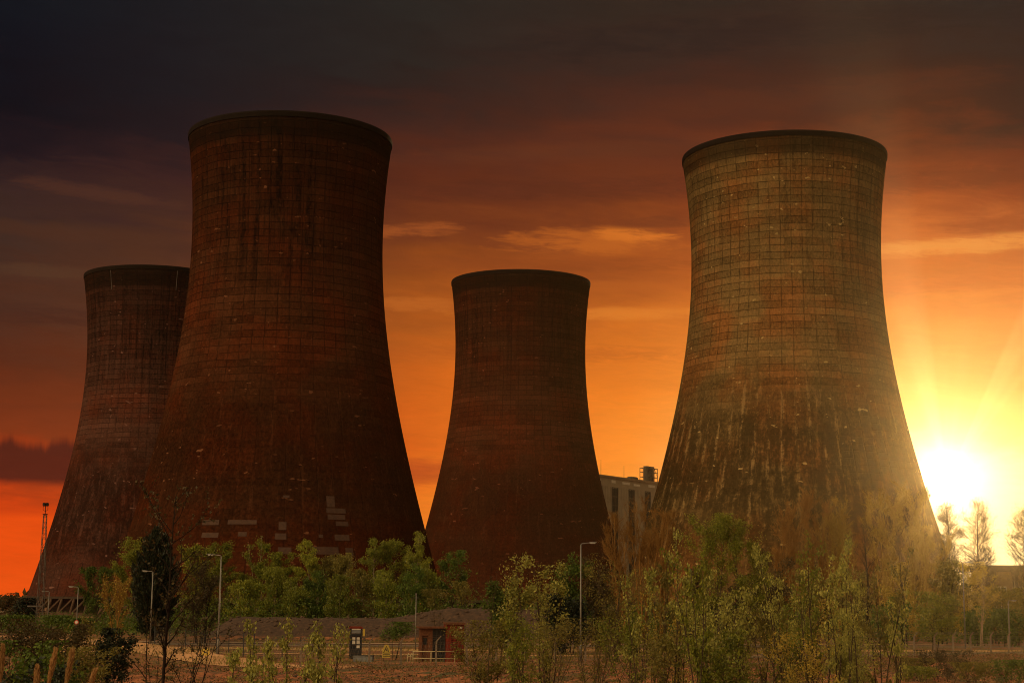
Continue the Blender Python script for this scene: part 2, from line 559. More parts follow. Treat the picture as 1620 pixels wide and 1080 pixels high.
def tower_mat(name, base, seed, soot_shade, low_soot, pale=.5):
    """weathered shuttered concrete; UV.x = metres round the throat, UV.y = height"""
    m, nt, b = newmat(name)
    uv = nt.new('ShaderNodeUVMap').outputs[0]
    u, v, _ = nt.sep(uv)
    us = nt.m('ADD', u, seed * 31.7)
    P = nt.comb(us, v, seed)
    # lift joints (every 1.85 m) and meridional joints, both wandering a little
    wv = nt.m('ADD', v, nt.m('MULTIPLY', nt.m('SUBTRACT', nt.noise(P, .22, 3, .5), .5), .5))
    row = nt.m('DIVIDE', wv, 1.64)
    rf = nt.m('FRACT', row)
    fr = nt.m('ABSOLUTE', nt.m('SUBTRACT', rf, .5))
    lw = nt.noise(nt.comb(us, nt.m('MULTIPLY', v, 3.), seed), .5, 5, .65)
    upper = nt.rng(v, 40, 58, .30, 1.)
    hl = nt.m('MULTIPLY', nt.m('MULTIPLY', nt.rng(fr, .425, .485), nt.rng(lw, .30, .58, .35, 1.)), upper)
    rowi = nt.m('FLOOR', row)
    wn = nt.new('ShaderNodeTexWhiteNoise', noise_dimensions='1D')
    nt.l.new(rowi, wn.inputs['W'])
    colc = nt.m('ADD', nt.m('DIVIDE', us, 2.45), nt.m('MULTIPLY', wn.outputs['Value'], .05))
    fc = nt.m('ABSOLUTE', nt.m('SUBTRACT', nt.m('FRACT', colc), .5))
    lw2 = nt.noise(nt.comb(nt.m('MULTIPLY', us, 2.), nt.m('MULTIPLY', v, .5), seed + 4.), .5, 5, .7)
    vl = nt.m('MULTIPLY', nt.rng(fc, .43, .485), nt.rng(lw2, .34, .60, .10, .82))
    # fine board marks and drips hanging below each lift joint
    rib = nt.noise(nt.comb(nt.m('MULTIPLY', us, 3.4), nt.m('ADD', nt.m('MULTIPLY', v, .22), nt.m('MULTIPLY', wn.outputs['Value'], 9.)), seed + 6.), 1., 4, .7)
    drip = nt.m('MULTIPLY', nt.rng(rib, .52, .66), nt.m('MULTIPLY', nt.rng(rf, .15, .95, 0., 1., False), nt.rng(lw2, .42, .6)))
    joint = nt.m('MAXIMUM', nt.m('MAXIMUM', hl, vl), nt.m('MULTIPLY', drip, .85))
    # panel to panel and row to row tone
    wp = nt.new('ShaderNodeTexWhiteNoise', noise_dimensions='2D')
    nt.l.new(nt.comb(nt.m('FLOOR', nt.m('MULTIPLY', colc, .45)), rowi), wp.inputs['Vector'])
    tone = nt.m('MULTIPLY', nt.m('ADD', nt.m('MULTIPLY', wp.outputs['Value'], .38), nt.m('MULTIPLY', wn.outputs['Value'], .32)), upper)
    big = nt.noise(nt.comb(us, nt.m('MULTIPLY', v, .6), seed + 9.), .05, 4, .6)
    fine = nt.noise(nt.comb(us, nt.m('MULTIPLY', v, .6), seed), 2.0, 8, .85)
    k = nt.m('ADD', nt.m('ADD', tone, .36), nt.m('ADD', nt.m('MULTIPLY', big, .6), nt.m('MULTIPLY', nt.m('SUBTRACT', fine, .5), 3.4)))
    k = nt.m('MAXIMUM', k, .12)
    c = nt.mix(1., (*base, 1), nt.comb(k, k, k), 'MULTIPLY')
    warm = nt.noise(P, .09, 4, .6)
    c = nt.mix(nt.rng(warm, .4, .65, 0., .7), c, nt.mix(1., c, (1.35, .82, .6, 1), 'MULTIPLY'))
    # run-down soot streaks from the lip, in a few clusters
    s0 = nt.noise(nt.comb(us, nt.m('MULTIPLY', v, .03), seed + 1.), .085, 3, .5)
    s1 = nt.noise(nt.comb(us, nt.m('MULTIPLY', v, .035), seed + 2.), .8, 6, .7)
    s2 = nt.noise(nt.comb(us, nt.m('MULTIPLY', v, .30), seed + 5.), 1.6, 6, .75)
    st = nt.m('MULTIPLY', nt.rng(s1, .44, .60), nt.rng(s2, .40, .58, .1, 1.))
    st = nt.m('MULTIPLY', st, nt.rng(s0, .36, .54, .25, 1.))
    topz = nt.rng(v, 66, 92, .12, 1.)
    c = nt.mix(nt.m('MULTIPLY', nt.m('MULTIPLY', st, topz), soot_shade), c, (.005, .004, .0035, 1))
    top_shade = nt.m('MULTIPLY', nt.rng(nt.m('ADD', v, nt.m('MULTIPLY', nt.m('SUBTRACT', s1, .5), 40.)), 58, 104), soot_shade * soot_shade * .62)  # broad darkening to the top: weathering plus a painted falloff of light
    c = nt.mix(top_shade, c, nt.mix(1., (*base, 1), (.16, .20, .26, 1), 'MULTIPLY'))
    # dark algae belt on the lower half; pale runs follow the upright joints through it
    bn = nt.noise(P, .10, 6, .7)
    edge = nt.m('ADD', v, nt.m('MULTIPLY', nt.m('SUBTRACT', bn, .5), 44.))
    belt = nt.m('MULTIPLY', nt.rng(edge, 9, 25), nt.rng(edge, 68, 38))
    wash = nt.noise(nt.comb(us, nt.m('MULTIPLY', v, .16), seed + 7.), .8, 7, .78)
    mott = nt.noise(nt.comb(us, v, seed + 11.), 1.1, 7, .8)
    dk = nt.m('MULTIPLY', belt, nt.rng(nt.m('ADD', wash, nt.m('MULTIPLY', nt.m('SUBTRACT', mott, .5), .5)), .68, .44))
    c = nt.mix(nt.m('MULTIPLY', dk, low_soot), c, nt.mix(1., (*base, 1), (.10, .12, .13, 1), 'MULTIPLY'))
    run = nt.m('MULTIPLY', nt.rng(fc, .33, .45), nt.rng(nt.m('ADD', nt.m('MULTIPLY', wash, .6), nt.m('MULTIPLY', mott, .4)), .49, .58))
    pm = nt.m('MULTIPLY', nt.m('MAXIMUM', run, nt.m('MULTIPLY', nt.rng(wash, .60, .72), .7)), nt.m('MULTIPLY', nt.rng(v, 10, 24), nt.rng(v, 66, 46)))
    c = nt.mix(nt.m('MULTIPLY', pm, pale), c, nt.mix(1., (*base, 1), (1.9, 2.0, 2.2, 1), 'MULTIPLY'))
    # joints: dark on clean concrete, pale thin lines on the algae
    jc = nt.mix(nt.m('MULTIPLY', belt, low_soot), (.005, .0035, .003, 1), nt.mix(1., (*base, 1), (.9, .95, 1.0, 1), 'MULTIPLY'))
    c = nt.mix(nt.m('MULTIPLY', joint, nt.m('SUBTRACT', .76, nt.m('MULTIPLY', belt, .40))), c, jc)
    # spalled pale spots hugging the joints
    vo = nt.noise(nt.comb(nt.m('MULTIPLY', us, .6), v, seed + 3.), .95, 2, .5)
    sp = nt.m('MULTIPLY', nt.rng(vo, .69, .715), nt.rng(nt.noise(P, .10, 3, .6), .42, .55))
    c = nt.mix(nt.m('MULTIPLY', sp, .75), c, nt.mix(1., (*base, 1), (2.6, 3.0, 3.4, 1), 'MULTIPLY'))
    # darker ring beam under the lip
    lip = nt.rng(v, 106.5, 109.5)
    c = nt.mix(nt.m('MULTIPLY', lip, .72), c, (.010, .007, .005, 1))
    nt.l.new(c, b.inputs['Base Color'])
    b.inputs['Roughness'].default_value = .93
    b.inputs['Specular IOR Level'].default_value = 0.
    h = nt.m('SUBTRACT', nt.m('MULTIPLY', fine, .5), joint)
    bump(nt, b, h, .6, .12)
    return m


# ------------------------------------------------------------------ cooling towers
HLEG = 6.0
TOWERS = [
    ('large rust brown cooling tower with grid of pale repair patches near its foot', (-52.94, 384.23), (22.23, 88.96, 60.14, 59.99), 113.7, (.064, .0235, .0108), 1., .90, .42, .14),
    ('large golden brown cooling tower standing in front of the low sun', (66.04, 395.72), (22.66, 87.42, 59.03, 57.23), 113.4, (.155, .098, .038), 2., .50, .74, .62),  # base tinted golden to stand in for the sun's glow over it
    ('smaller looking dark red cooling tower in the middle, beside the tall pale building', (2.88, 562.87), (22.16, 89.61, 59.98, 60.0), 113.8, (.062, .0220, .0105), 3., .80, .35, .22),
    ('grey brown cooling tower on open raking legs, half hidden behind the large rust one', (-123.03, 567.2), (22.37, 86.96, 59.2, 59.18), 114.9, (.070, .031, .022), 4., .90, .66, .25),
]


def prof_r(p, h):
    rt, ht, b1, b2 = p
    b = b1 if h > ht else b2
    return rt * math.sqrt(1 + ((h - ht) / b) ** 2)


def add_uv(me, rt):
    nl = len(me.loops)
    vi = np.empty(nl, np.int32); me.loops.foreach_get('vertex_index', vi)
    co = np.empty(len(me.vertices) * 3, np.float32); me.vertices.foreach_get('co', co)
    co = co.reshape(-1, 3)
    th = np.arctan2(co[:, 1], co[:, 0])
    # seam kept at the far side (+y)
    th = np.mod(th - math.pi / 2 + 1e-4, 2 * math.pi)
    u = (th * rt)[vi]; v = co[:, 2][vi]
    ls = np.empty(len(me.polygons), np.int32); me.polygons.foreach_get('loop_start', ls)
    lt = np.empty(len(me.polygons), np.int32); me.polygons.foreach_get('loop_total', lt)
    for a, n in zip(ls, lt):
        s = u[a:a + n]
        if s.max() - s.min() > rt * 3:
            s[s < rt * 3] += 2 * math.pi * rt
    uvl = me.uv_layers.new(name='UVMap')
    uvl.data.foreach_set('uv', np.stack([u, v], 1).astype(np.float32).ravel())


def make_tower(label, pos, p, H, base, seed, soot_shade, low, pale):
    t = thing('cooling_tower', label, 'cooling tower', (pos[0], pos[1], 0), 0, 'concrete cooling towers')
    mat = tower_mat('tower_concrete', base, seed, soot_shade, low, pale)
    MAT['tower%d' % seed] = mat
    dark = MAT.setdefault('tower_dark', plain('tower_underside', (.05, .035, .025), .9, 0, .3, 1))
    legm = MAT.setdefault('tower_leg', plain('leg_concrete', (.085, .052, .034), .9, 0, .3, 1))
    mb = MB()
    hs = np.linspace(HLEG, H - 1.3, 96)
    outer = [(prof_r(p, h), h) for h in hs]
    inner = [(prof_r(p, h) - (.35 + .5 * max(0, (20 - h) / 20)), h) for h in hs[::-1]]
    mb.lathe(outer + inner + [outer[0]], 160)
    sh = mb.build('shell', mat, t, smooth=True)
    add_uv(sh.data, p[0])
    # lip: thickened ring with a ledge
    mb = MB()
    r = prof_r(p, H - 1.3)
    mb.lathe([(r - .4, H - 1.3), (r + .16, H - 1.3), (r + .22, H - .35), (r + .10, H), (r - .6, H), (r - .4, H - 1.3)], 160)
    mb.build('rim', MAT.setdefault('tower_lip', plain('rim_concrete', (.010, .0065, .005), .9, 0, .3, .6)), t)
    mb = MB()
    r = prof_r(p, HLEG)
    mb.lathe([(r - .9, HLEG - .75), (r + .12, HLEG - .75), (r + .1, HLEG - .01), (r - .9, HLEG - .01), (r - .9, HLEG - .75)], 160)
    mb.build('ring_beam', dark, t)
    mb = MB()
    mb.lathe([(r - 7.5, 0), (r - 7.5, 3.2), (r - 7.2, 3.2), (r - 7.2, 3.7), (r - 7.5, 3.7), (r - 7.5, HLEG + .6), (.1, HLEG + .6)], 96)
    mb.build('cooling_pack', dark, t)
    mb = MB()
    ro = r + 4.2
    mb.lathe([(ro + .3, -.3), (ro + .3, 1.1), (ro, 1.1), (ro, -.3)], 96)
    mb.build('basin_wall', legm, t)
    # raking legs: one upright and one diagonal per bay
    N = 48
    rb = r + 3.1
    post = MB(); post.tube([(rb - 1.2, 0, -.2), (r - .35, 0, HLEG - .7)], .42, 8)
    da = 2 * math.pi / N
    diag = MB(); diag.tube([(rb * math.cos(-da * .85), rb * math.sin(-da * .85), -.2), (r * math.cos(-da * .12) - .35, r * math.sin(-da * .12), HLEG - .7)], .36, 8)
    a = post.build('leg', legm, t); b2 = diag.build('brace', legm, t)
    for i in range(1, N):
        for src, nm in ((a, 'leg'), (b2, 'brace')):
            o = src.copy(); COL.objects.link(o); o.parent = t
            o.rotation_euler = (0, 0, i * da)
    return t


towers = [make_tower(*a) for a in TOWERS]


def on_tower(i, px, py):
    """first hit of the pixel's ray on tower i: (angle, height)"""
    _, pos, p, H = TOWERS[i][:4]
    v = at(px, py, 1.) - Vector((0, 0, EYE))
    for d in np.arange(pos[1] - 70, pos[1], .1):
        x, y, z = v.x * d, d, EYE + v.z * d
        if HLEG < z < H and math.hypot(x - pos[0], y - pos[1]) < prof_r(p, z):
            return math.atan2(y - pos[1], x - pos[0]), z
    return None


# repair patches on the large rust tower: slabs a few cm proud of the shell
patch_m = sheet_mat('patch_concrete', (.038, .0155, .008), (.066, .029, .0145), 1.1)
for (x0, y0, x1, y1) in ((321, 822, 346, 830), (320, 842, 345, 850), (361, 822, 406, 829), (377, 841, 390, 848), (441, 825, 453, 838), (435, 843, 453, 853), (448, 783, 458, 787), (516, 784, 530, 802), (516, 803, 547, 812), (518, 813, 546, 822), (531, 824, 551, 832), (529, 845, 553, 855), (504, 845, 511, 850), (491, 864, 536, 877), (546, 866, 559, 878), (440, 865, 461, 876)):
    a = on_tower(0, x0, y0); c = on_tower(0, x1, y1)
    if not a or not c: continue
    p = TOWERS[0][2]
    mb = MB()
    nn = 5
    h0, h1 = min(a[1], c[1]), max(a[1], c[1])
    vs = []; fs = []
    for off in (.05, -.1):
        for h in (h0, h1):
            for k in range(nn + 1):
                th = a[0] + (c[0] - a[0]) * k / nn
                rr = prof_r(p, h) + off
                vs.append((rr * math.cos(th), rr * math.sin(th), h))
    q = nn + 1
    for k in range(nn):
        fs.append((k, k + 1, q + k + 1, q + k))
        fs.append((q + k, q + k + 1, 3 * q + k + 1, 3 * q + k))
        fs.append((2 * q + k, 2 * q + k + 1, k + 1, k))
    fs += [(0, q, 3 * q, 2 * q), (nn, 2 * q + nn, 3 * q + nn, q + nn)]
    mb.add(vs, fs)
    mb.build('repair_patch', patch_m, towers[0])
# lightning conductor strips below the lip of the far tower
for px in (176, 280):
    a = on_tower(3, px, 436)
    if a:
        p = TOWERS[3][2]
        mb = MB()
        mb.tube([((prof_r(p, h) + .1) * math.cos(a[0]), (prof_r(p, h) + .1) * math.sin(a[0]), h) for h in np.linspace(107, 113.4, 8)], .07, 5)
        mb.build('conductor_strip', MAT['wire'], towers[3])

# ------------------------------------------------------------------ ground
def axis(dense0, dense1, step, lo, hi, grow=1.18):
    a = list(np.arange(dense0, dense1 + 1e-6, step))
    s = step
    while a[-1] < hi:
        s *= grow; a.append(min(hi, a[-1] + s))
    s = step
    while a[0] > lo:
        s *= grow; a.insert(0, max(lo, a[0] - s))
    return np.array(a)


def grid(name, xs, ys, zf, mat, dz=0.):
    X, Y = np.meshgrid(xs, ys)
    Z = zf(X, Y) + dz
    nx, ny = len(xs), len(ys)
    v = np.stack([X, Y, Z], -1).reshape(-1, 3)
    i = np.arange(nx * ny).reshape(ny, nx)
    f = np.stack([i[:-1, :-1], i[:-1, 1:], i[1:, 1:], i[1:, :-1]], -1).reshape(-1, 4)
    me = bpy.data.meshes.new(name)
    me.from_pydata(v.tolist(), [], f.tolist())
    me.polygons.foreach_set('use_smooth', [True] * len(f))
    me.materials.append(mat)
    return link(name, me)


tag(grid('ground', axis(-62, 72, .55, -1300, 1300), axis(100, 285, .7, -300, 1300), gz, MAT['ground']), kind='structure')


def strip(name, pts, width, mat, dz, sub=40, kerb=None):
    pts = [np.array(q, float) for q in pts]
    P = []
    for i in range(len(pts) - 1):
        for k in range(sub):
            t = k / sub
            p0 = pts[max(i - 1, 0)]; p1 = pts[i]; p2 = pts[i + 1]; p3 = pts[min(i + 2, len(pts) - 1)]
            P.append(.5 * (2 * p1 + (p2 - p0) * t + (2 * p0 - 5 * p1 + 4 * p2 - p3) * t * t + (3 * p1 - p0 - 3 * p2 + p3) * t ** 3))
    P.append(pts[-1])
    P = np.array(P)
    T = unit(np.gradient(P, axis=0)); N = np.stack([-T[:, 1], T[:, 0]], 1)
    m = 9
    vs = []; fs = []
    for i in range(len(P)):
        jit = (.35 * wob(P[i][0], P[i][1], 1.3) if kerb is None else 0)
        for k in range(m):
            q = P[i] + N[i] * ((k / (m - 1) - .5) * (width + jit))
            vs.append((q[0], q[1], gzf(q[0], q[1]) + dz))
    for i in range(len(P) - 1):
        for k in range(m - 1):
            a = i * m + k
            fs.append((a, a + m, a + m + 1, a + 1))
    mb = MB(); mb.add(vs, fs)
    o = tag(mb.build(name, mat, smooth=True), kind='structure')
    return o


def gp(px, py):
    """ground point seen at a photo pixel (flat ground)"""
    v = at(px, py, 1.) - Vector((0, 0, EYE))
    d = EYE / -v.z
    return (v.x * d, d)


strip('track', [gp(-200, 1002), gp(100, 1010), gp(215, 1022), gp(330, 1042), gp(425, 1053), gp(560, 1055)], 7.5, MAT['track'], .05)
strip('verge', [(-60, 205), (-10, 205), (40, 216), (160, 245)], 9, MAT['verge'], .02)
strip('road', [(-75, 222), (-20, 221), (40, 236), (170, 268)], 8.5, MAT['road'], .035, kerb=1)
strip('pavement', [(-75, 228.6), (-20, 227.6), (40, 242.6), (170, 275)], 2.2, MAT['kerb'], .13, kerb=1)
strip('path', [(-52, 187), (-15, 186), (20, 190), (45, 200)], 3., MAT['track'], .03)
# a rough access strip inside the fence, right-hand side
strip('lane', [(22, 186), (45, 200), (75, 222), (130, 256)], 6, MAT['road'], .045, kerb=1)
# ------------------------------------------------------------------ boiler house between the towers
def along(A, D, px):
    """distance along a facade line to the point on the sight line of a photo column"""
    v = at(px, 800, 1.); k = v.x
    return (k * A.y - A.x) / (D.x - k * D.y)


def boiler_house():
    A = Vector((34.2, 640., 0)); D = (Vector((59.1, 678., 0)) - A).normalized()
    Nn = Vector((D.y, -D.x, 0))            # facade normal, towards the viewer's right
    if Nn.y > 0: Nn = -Nn
    rz = math.atan2(D.y, D.x)
    t = thing('boiler_house', 'tall pale panelled boiler house with dark window strips, behind and between two towers', 'building', tuple(A), rz)
    # local x along facade, local -y towards viewer
    H, L0, L1, dep = 53.0, -16., 74., 45.
    mb = MB()
    mb.box(((L0 + L1) / 2, dep / 2, H / 2), (L1 - L0, dep, H))
    mb.build('wall', MAT['panel_pale'], t)
    # shallow vertical ribs of the cladding
    mb = MB()
    per = 19.0
    x = L0 + .4
    k = 0
    strips = [along(A, D, q) for q in (944, 972.5, 999, 1024.5, 1049, 1072)]
    while x < L1:
        if all(abs(x - s) > 2.9 for s in strips):
            mb.box((x, -.06, (H - 3) / 2), (.14, .116, H - 3.2))
        x += 1.25
    mb.build('cladding', MAT['panel_pale'], t)
    for s in strips:
        if not (L0 + 3 < s < L1 - 3): continue
        f = MB()
        z0, z1, w = 5., H - 3.4, 4.4
        for dx in (-w / 2, w / 2, 0):
            f.box((s + dx, -.1, (z0 + z1) / 2), (.3 if dx else .16, .19, z1 - z0))
        n = 13
        for q in range(n + 1):
            f.box((s, -.085, z0 + (z1 - z0) * q / n), (w - .31, .15, .55 if q % 3 == 0 else .3))
        fr = f.build('window_strip', MAT['roof_dark'], t)
        g = MB()
        g.box((s, -.03, (z0 + z1) / 2), (w - .32, .055, z1 - z0 - .6))
        g.build('pane', MAT['pane'], fr)
    mb = MB()
    mb.box(((L0 + L1) / 2, dep / 2, H + .5), (L1 - L0 + 1.2, dep + 1.2, .98))
    mb.build('roof', MAT['wall_rose'], t)
    rng2 = random.Random(3)
    mb = MB(); x = L0 + 2
    while x < L1 - 6:
        w = rng2.uniform(2, 7)
        mb.box((x + w / 2, -.14, H - 1.0 - rng2.uniform(0, .5)), (w, .25, rng2.uniform(.5, 1.1)))
        x += w + rng2.uniform(2, 9)
    mb.build('fascia', MAT['white_paint'], t)
    # roof plant: duct stacks inside an open steel frame
    cx, cz = along(A, D, 1037), H + 1.0
    d = MB()
    for q in (-2.3, 0, 2.3):
        d.tube([(cx + q, 3, cz), (cx + q, 3, cz + 5.6)], .95, 14)
        d.tube([(cx + q, 3, cz + 5.61), (cx + q, 3, cz + 6.3)], 1.1, 14)
    d.build('duct', MAT['roof_dark'], t)
    f = MB()
    for q in (-4.4, -1.4, 1.5, 4.4):
        for y in (1.3, 4.7):
            f.tube([(cx + q, y, cz), (cx + q, y, cz + 5.6)], .14, 6)
    for z in (1.9, 3.8, 5.5):
        for y in (1.3, 4.7):
            f.tube([(cx - 4.4, y, cz + z), (cx + 4.4, y, cz + z)], .11, 6)
        for q in (-4.4, 4.4):
            f.tube([(cx + q, 1.3, cz + z), (cx + q, 4.7, cz + z)], .11, 6)
    f.tube([(cx - 4.4, 1.3, cz), (cx - 1.4, 1.3, cz + 3.8)], .08, 5)
    f.tube([(cx + 4.4, 1.3, cz + 1.9), (cx + 1.5, 1.3, cz + 5.5)], .08, 5)
    f.build('roof_frame', MAT['roof_dark'], t)
    for (lx, h) in ((along(A, D, 956), 6.), (along(A, D, 992.5), 5.)):
        mb = MB(); mb.tube([(lx, 1.5, H + .99), (lx, 1.5, H + 1 + h)], [.10, .05], 6)
        mb.box((lx, 1.5, H + 1.1), (.5, .5, .3))
        mb.build('antenna', MAT['roof_dark'], t)
    mb = MB(); mb.box((31., 3., H + 1.5), (5., 2.4, .98)); mb.box((31., 3., H + 2.1), (4., 1.8, .2))
    mb.build('roof_vent', MAT['roof_dark'], t)


boiler_house()


def hall():
    d = 420.
    a = at(1558, 897, d)
    t = thing('works_hall', 'low works hall with dark roof slab and columns, behind birches at far right', 'building', (a.x, d, 0), R(-3))
    H = a.z
    L = 48.
    mb = MB(); mb.box((L / 2, 9, (H - 1) / 2), (L, 12, H - 1.01)); mb.build('wall', MAT['wall_rose'], t)
    mb = MB(); mb.box((L / 2 - 1, 6.4, H - .4), (L + 4, 20, 1.2)); mb.box((L / 2 - 1, 6.4, H + .35), (L + 3.6, 19.6, .28))
    mb.build('roof', MAT['roof_dark'], t)
    for k in range(7):
        mb = MB(); x = 1.2 + k * 5.6
        mb.box((x, -2.4, (H - 1) / 2), (1.0, 1.0, H - 1.02)); mb.box((x, -2.4, H - 1.6), (1.6, 1.3, .9)); mb.build('column', MAT['roof_dark'], t)
    for k in range(6):
        x = 3.8 + k * 5.6
        f = MB()
        for z in (3.2, 10.4): f.box((x, 2.9, z), (4., .2, .25))
        for q in (-2, -.66, .66, 2): f.box((x + q, 2.9, 6.8), (.18, .2, 6.94))
        w = f.build('window', MAT['white_paint'], t)
        g = MB(); g.box((x, 2.965, 6.8), (3.8, .06, 6.9)); g.build('pane', MAT['pane'], w)
    mb = MB()
    for k in range(6):
        mb.box((-7, -2., 3.2 + k * 1.15), (9., .12, .42))
    for q in (-11.4, -7, -2.6): mb.box((q, -1.85, 5.), (.25, .15, 10.))
    mb.build('louvre', MAT['white_paint'], t)


hall()


def pale_shed():
    a = at(-12, 966, 330.); b = at(13, 962, 330.)
    t = thing('shed', 'small shed with pale sloping roof at the far left edge, below the horizon', 'shed', (a.x, 330, 0))
    w = b.x - a.x + 3
    ztop = at(13, 956, 330.).z
    mb = MB(); mb.box((w / 2, 4, (ztop - 1.3) / 2), (w, 8, ztop - 1.3)); mb.build('wall', MAT['wall_rose'], t)
    mb = MB()
    vs = [(-.3, -.4, ztop - 2.2), (w + .3, -.4, ztop - .2), (w + .3, 8.4, ztop - .2), (-.3, 8.4, ztop - 2.2)]
    vs += [(x, y, z + .22) for x, y, z in vs]
    mb.add(vs, [(3, 2, 1, 0), (4, 5, 6, 7), (0, 1, 5, 4), (1, 2, 6, 5), (2, 3, 7, 6), (3, 0, 4, 7)])
    mb.build('roof', MAT['panel_pale'], t)


pale_shed()


# ------------------------------------------------------------------ lamps, mast, pole sign
def street_lamp(px, ytop, ybase, side, arm, label, sleeve=True, d=None, tilt=.06, extra=None):
    if d is None:
        b = gp(px, ybase); d = b[1]
    a = at(px, ytop, d)
    zb = gzf(a.x, d)
    h = a.z - zb
    t = thing('street_lamp', label, 'street lamp', (a.x, d, zb), 0, 'street lamps along the works road')
    mb = MB(); mb.tube([(0, 0, -.1), (0, 0, h * .5), (0, 0, h - .05)], [.10, .085, .06], 10); mb.build('pole', MAT['lamp_grey'], t, True)
    if sleeve:
        mb = MB(); mb.tube([(0, 0, -.1), (0, 0, 1.5), (0, 0, 1.7)], [.14, .14, .1], 12); mb.build('base_sleeve', MAT['lamp_grey'], t, True)
    mb = MB(); mb.tube([(0, 0, h - .06), (side * .12, 0, h + .04), (side * arm, 0, h + .04 + arm * tilt)], [.055, .05, .045], 8); mb.build('arm', MAT['lamp_grey'], t, True)
    mb = MB()
    x0 = side * arm
    prof = [(0, .045), (.15, .10), (.45, .13), (.75, .10), (.85, .04)]
    vs = []; fs = []
    n = 8
    for q, r in prof:
        for k in range(n):
            an = 2 * math.pi * k / n
            vs.append((x0 + side * q, r * 1.2 * math.cos(an), h + .04 + arm * tilt + q * tilt + r * .7 * math.sin(an)))
    for i in range(len(prof) - 1):
        for k in range(n):
            k2 = (k + 1) % n
            fs.append((i * n + k, i * n + k2, (i + 1) * n + k2, (i + 1) * n + k))
    fs.append(tuple(range(n))); fs.append(tuple(range((len(prof) - 1) * n, len(prof) * n)))
    mb.add(vs, fs)
    hd = mb.build('lamp_head', MAT['lamp_grey'], t, True)
    mb = MB(); mb.box((x0 + side * .45, 0, h + .04 + arm * tilt + .45 * tilt - .085), (.5, .2, .05)); mb.build('lens', MAT['lamp_glass'], hd)
    return t, h


street_lamp(350, 878.5, 1035, -1, .75, 'street lamp with short left arm, in front of the birches by the mesh fence')
street_lamp(242, 904, 1019, -1, .6, 'street lamp standing in front of the dark conifer', False)
street_lamp(919, 860, 1046, 1, .75, 'tall street lamp in front of the middle tower, beside the strutted fence post', True, None, .09)
street_lamp(1523, 890, 1026, 1, .6, 'street lamp with arm to the right, beside the young white stemmed birch', False, None, .09)
street_lamp(1595, 950, 1011, 1, .35, 'short lamp post in front of the works hall', False, 238)
street_lamp(78, 935.5, 990, -1, .55, 'small street lamp just right of the lattice mast, before the legs of the far tower', False, 305)
street_lamp(187, 921.5, 998, -1, .6, 'street lamp among the bushes, left of the dark conifer', False, 300)
lt, lh = street_lamp(124, 928.5, 1003, -1, .7, 'street lamp with a round red rimmed sign on its pole', False, 262)
# round sign on that pole
mb = MB()
z = at(124, 983.5, 262).z - lt.location.z
ring = [(.33 * math.cos(2 * math.pi * k / 28), .33 * math.sin(2 * math.pi * k / 28)) for k in range(28)]
mb.prism(ring, -.03, (0, -.13, z), (1, 0, 0), (0, 0, 1))
sg = mb.build('road_sign', MAT['red_paint'], lt)
mb = MB(); mb.prism([(x * .66, y * .66) for x, y in ring], -.012, (0, -.161, z), (1, 0, 0), (0, 0, 1)); mb.build('sign_face', MAT['white_paint'], sg)


def lattice_mast():
    b = gp(61, 996); d = 300.
    a = at(66.5, 795, d); base = at(59, 996, d)
    zb = gzf(base.x, d); h = a.z - zb
    t = thing('floodlight_mast', 'slender lattice floodlight mast against the orange sky at far left', 'mast', (base.x + .35, d, zb))
    hw = lambda z: .60 - .36 * min(1, z / (h - 1.6))
    hl = h - 2.0
    mb = MB()
    cs = ((-1, -1), (1, -1), (1, 1), (-1, 1))
    lv = np.linspace(0, hl, 22)
    for cx, cy in cs:
        mb.tube([(cx * hw(0), cy * hw(0), -.1), (cx * hw(hl), cy * hw(hl), hl)], .06, 5)
    for i in range(len(lv) - 1):
        z0, z1 = lv[i], lv[i + 1]
        for k in range(4):
            c0, c1 = cs[k], cs[(k + 1) % 4]
            if i % 2: c0, c1 = c1, c0
            mb.tube([(c0[0] * hw(z0), c0[1] * hw(z0), z0), (c1[0] * hw(z1), c1[1] * hw(z1), z1)], .028, 4)
            if i % 3 == 0:
                mb.tube([(c0[0] * hw(z0), c0[1] * hw(z0), z0), (c1[0] * hw(z0), c1[1] * hw(z0), z0)], .028, 4)
    mb.build('lattice', MAT['steel'], t)
    mb = MB(); mb.tube([(0, 0, hl - .2), (0, 0, h - .2)], .07, 8); mb.box((0, 0, hl), (.75, .75, .08)); mb.build('head_pole', MAT['dark_steel'], t)
    mb = MB()
    for s in (-1, 1):
        mb.tube([(0, 0, h - 1.5), (s * .42, 0, h - 1.25), (s * .42, 0, h - .55)], .04, 6)
    mb.box((0, 0, h - .62), (1.0, .1, .08)); mb.build('cradle', MAT['dark_steel'], t)
    for s, yy in ((-1, -.15), (1, -.15), (-1, .25), (1, .25)):
        mb = MB(); mb.box((s * .27, yy, h - .28), (.42, .24, .46), s * .35); mb.box((s * .27, yy, h - .03), (.3, .2, .1), s * .35)
        mb.build('floodlight', MAT['dark_steel'], t)
    mb = MB(); zz = at(50, 959, d).z - zb
    mb.box((-.95, 0, zz), (2.6, .8, .12)); mb.box((-.95, -.42, zz + .1), (2.6, .05, .22)); mb.tube([(-1.9, 0, zz), (-.45, 0, zz - 1.2)], .05, 6)
    mb.build('platform', MAT['steel'], t)
    mb = MB(); mb.box((0, 0, .1), (1.9, 1.9, .5)); mb.build('footing', MAT['post_concrete'], t)


lattice_mast()

# ------------------------------------------------------------------ fences
FA = Vector((-21.3, 147.)); FB = Vector((65., 213.))


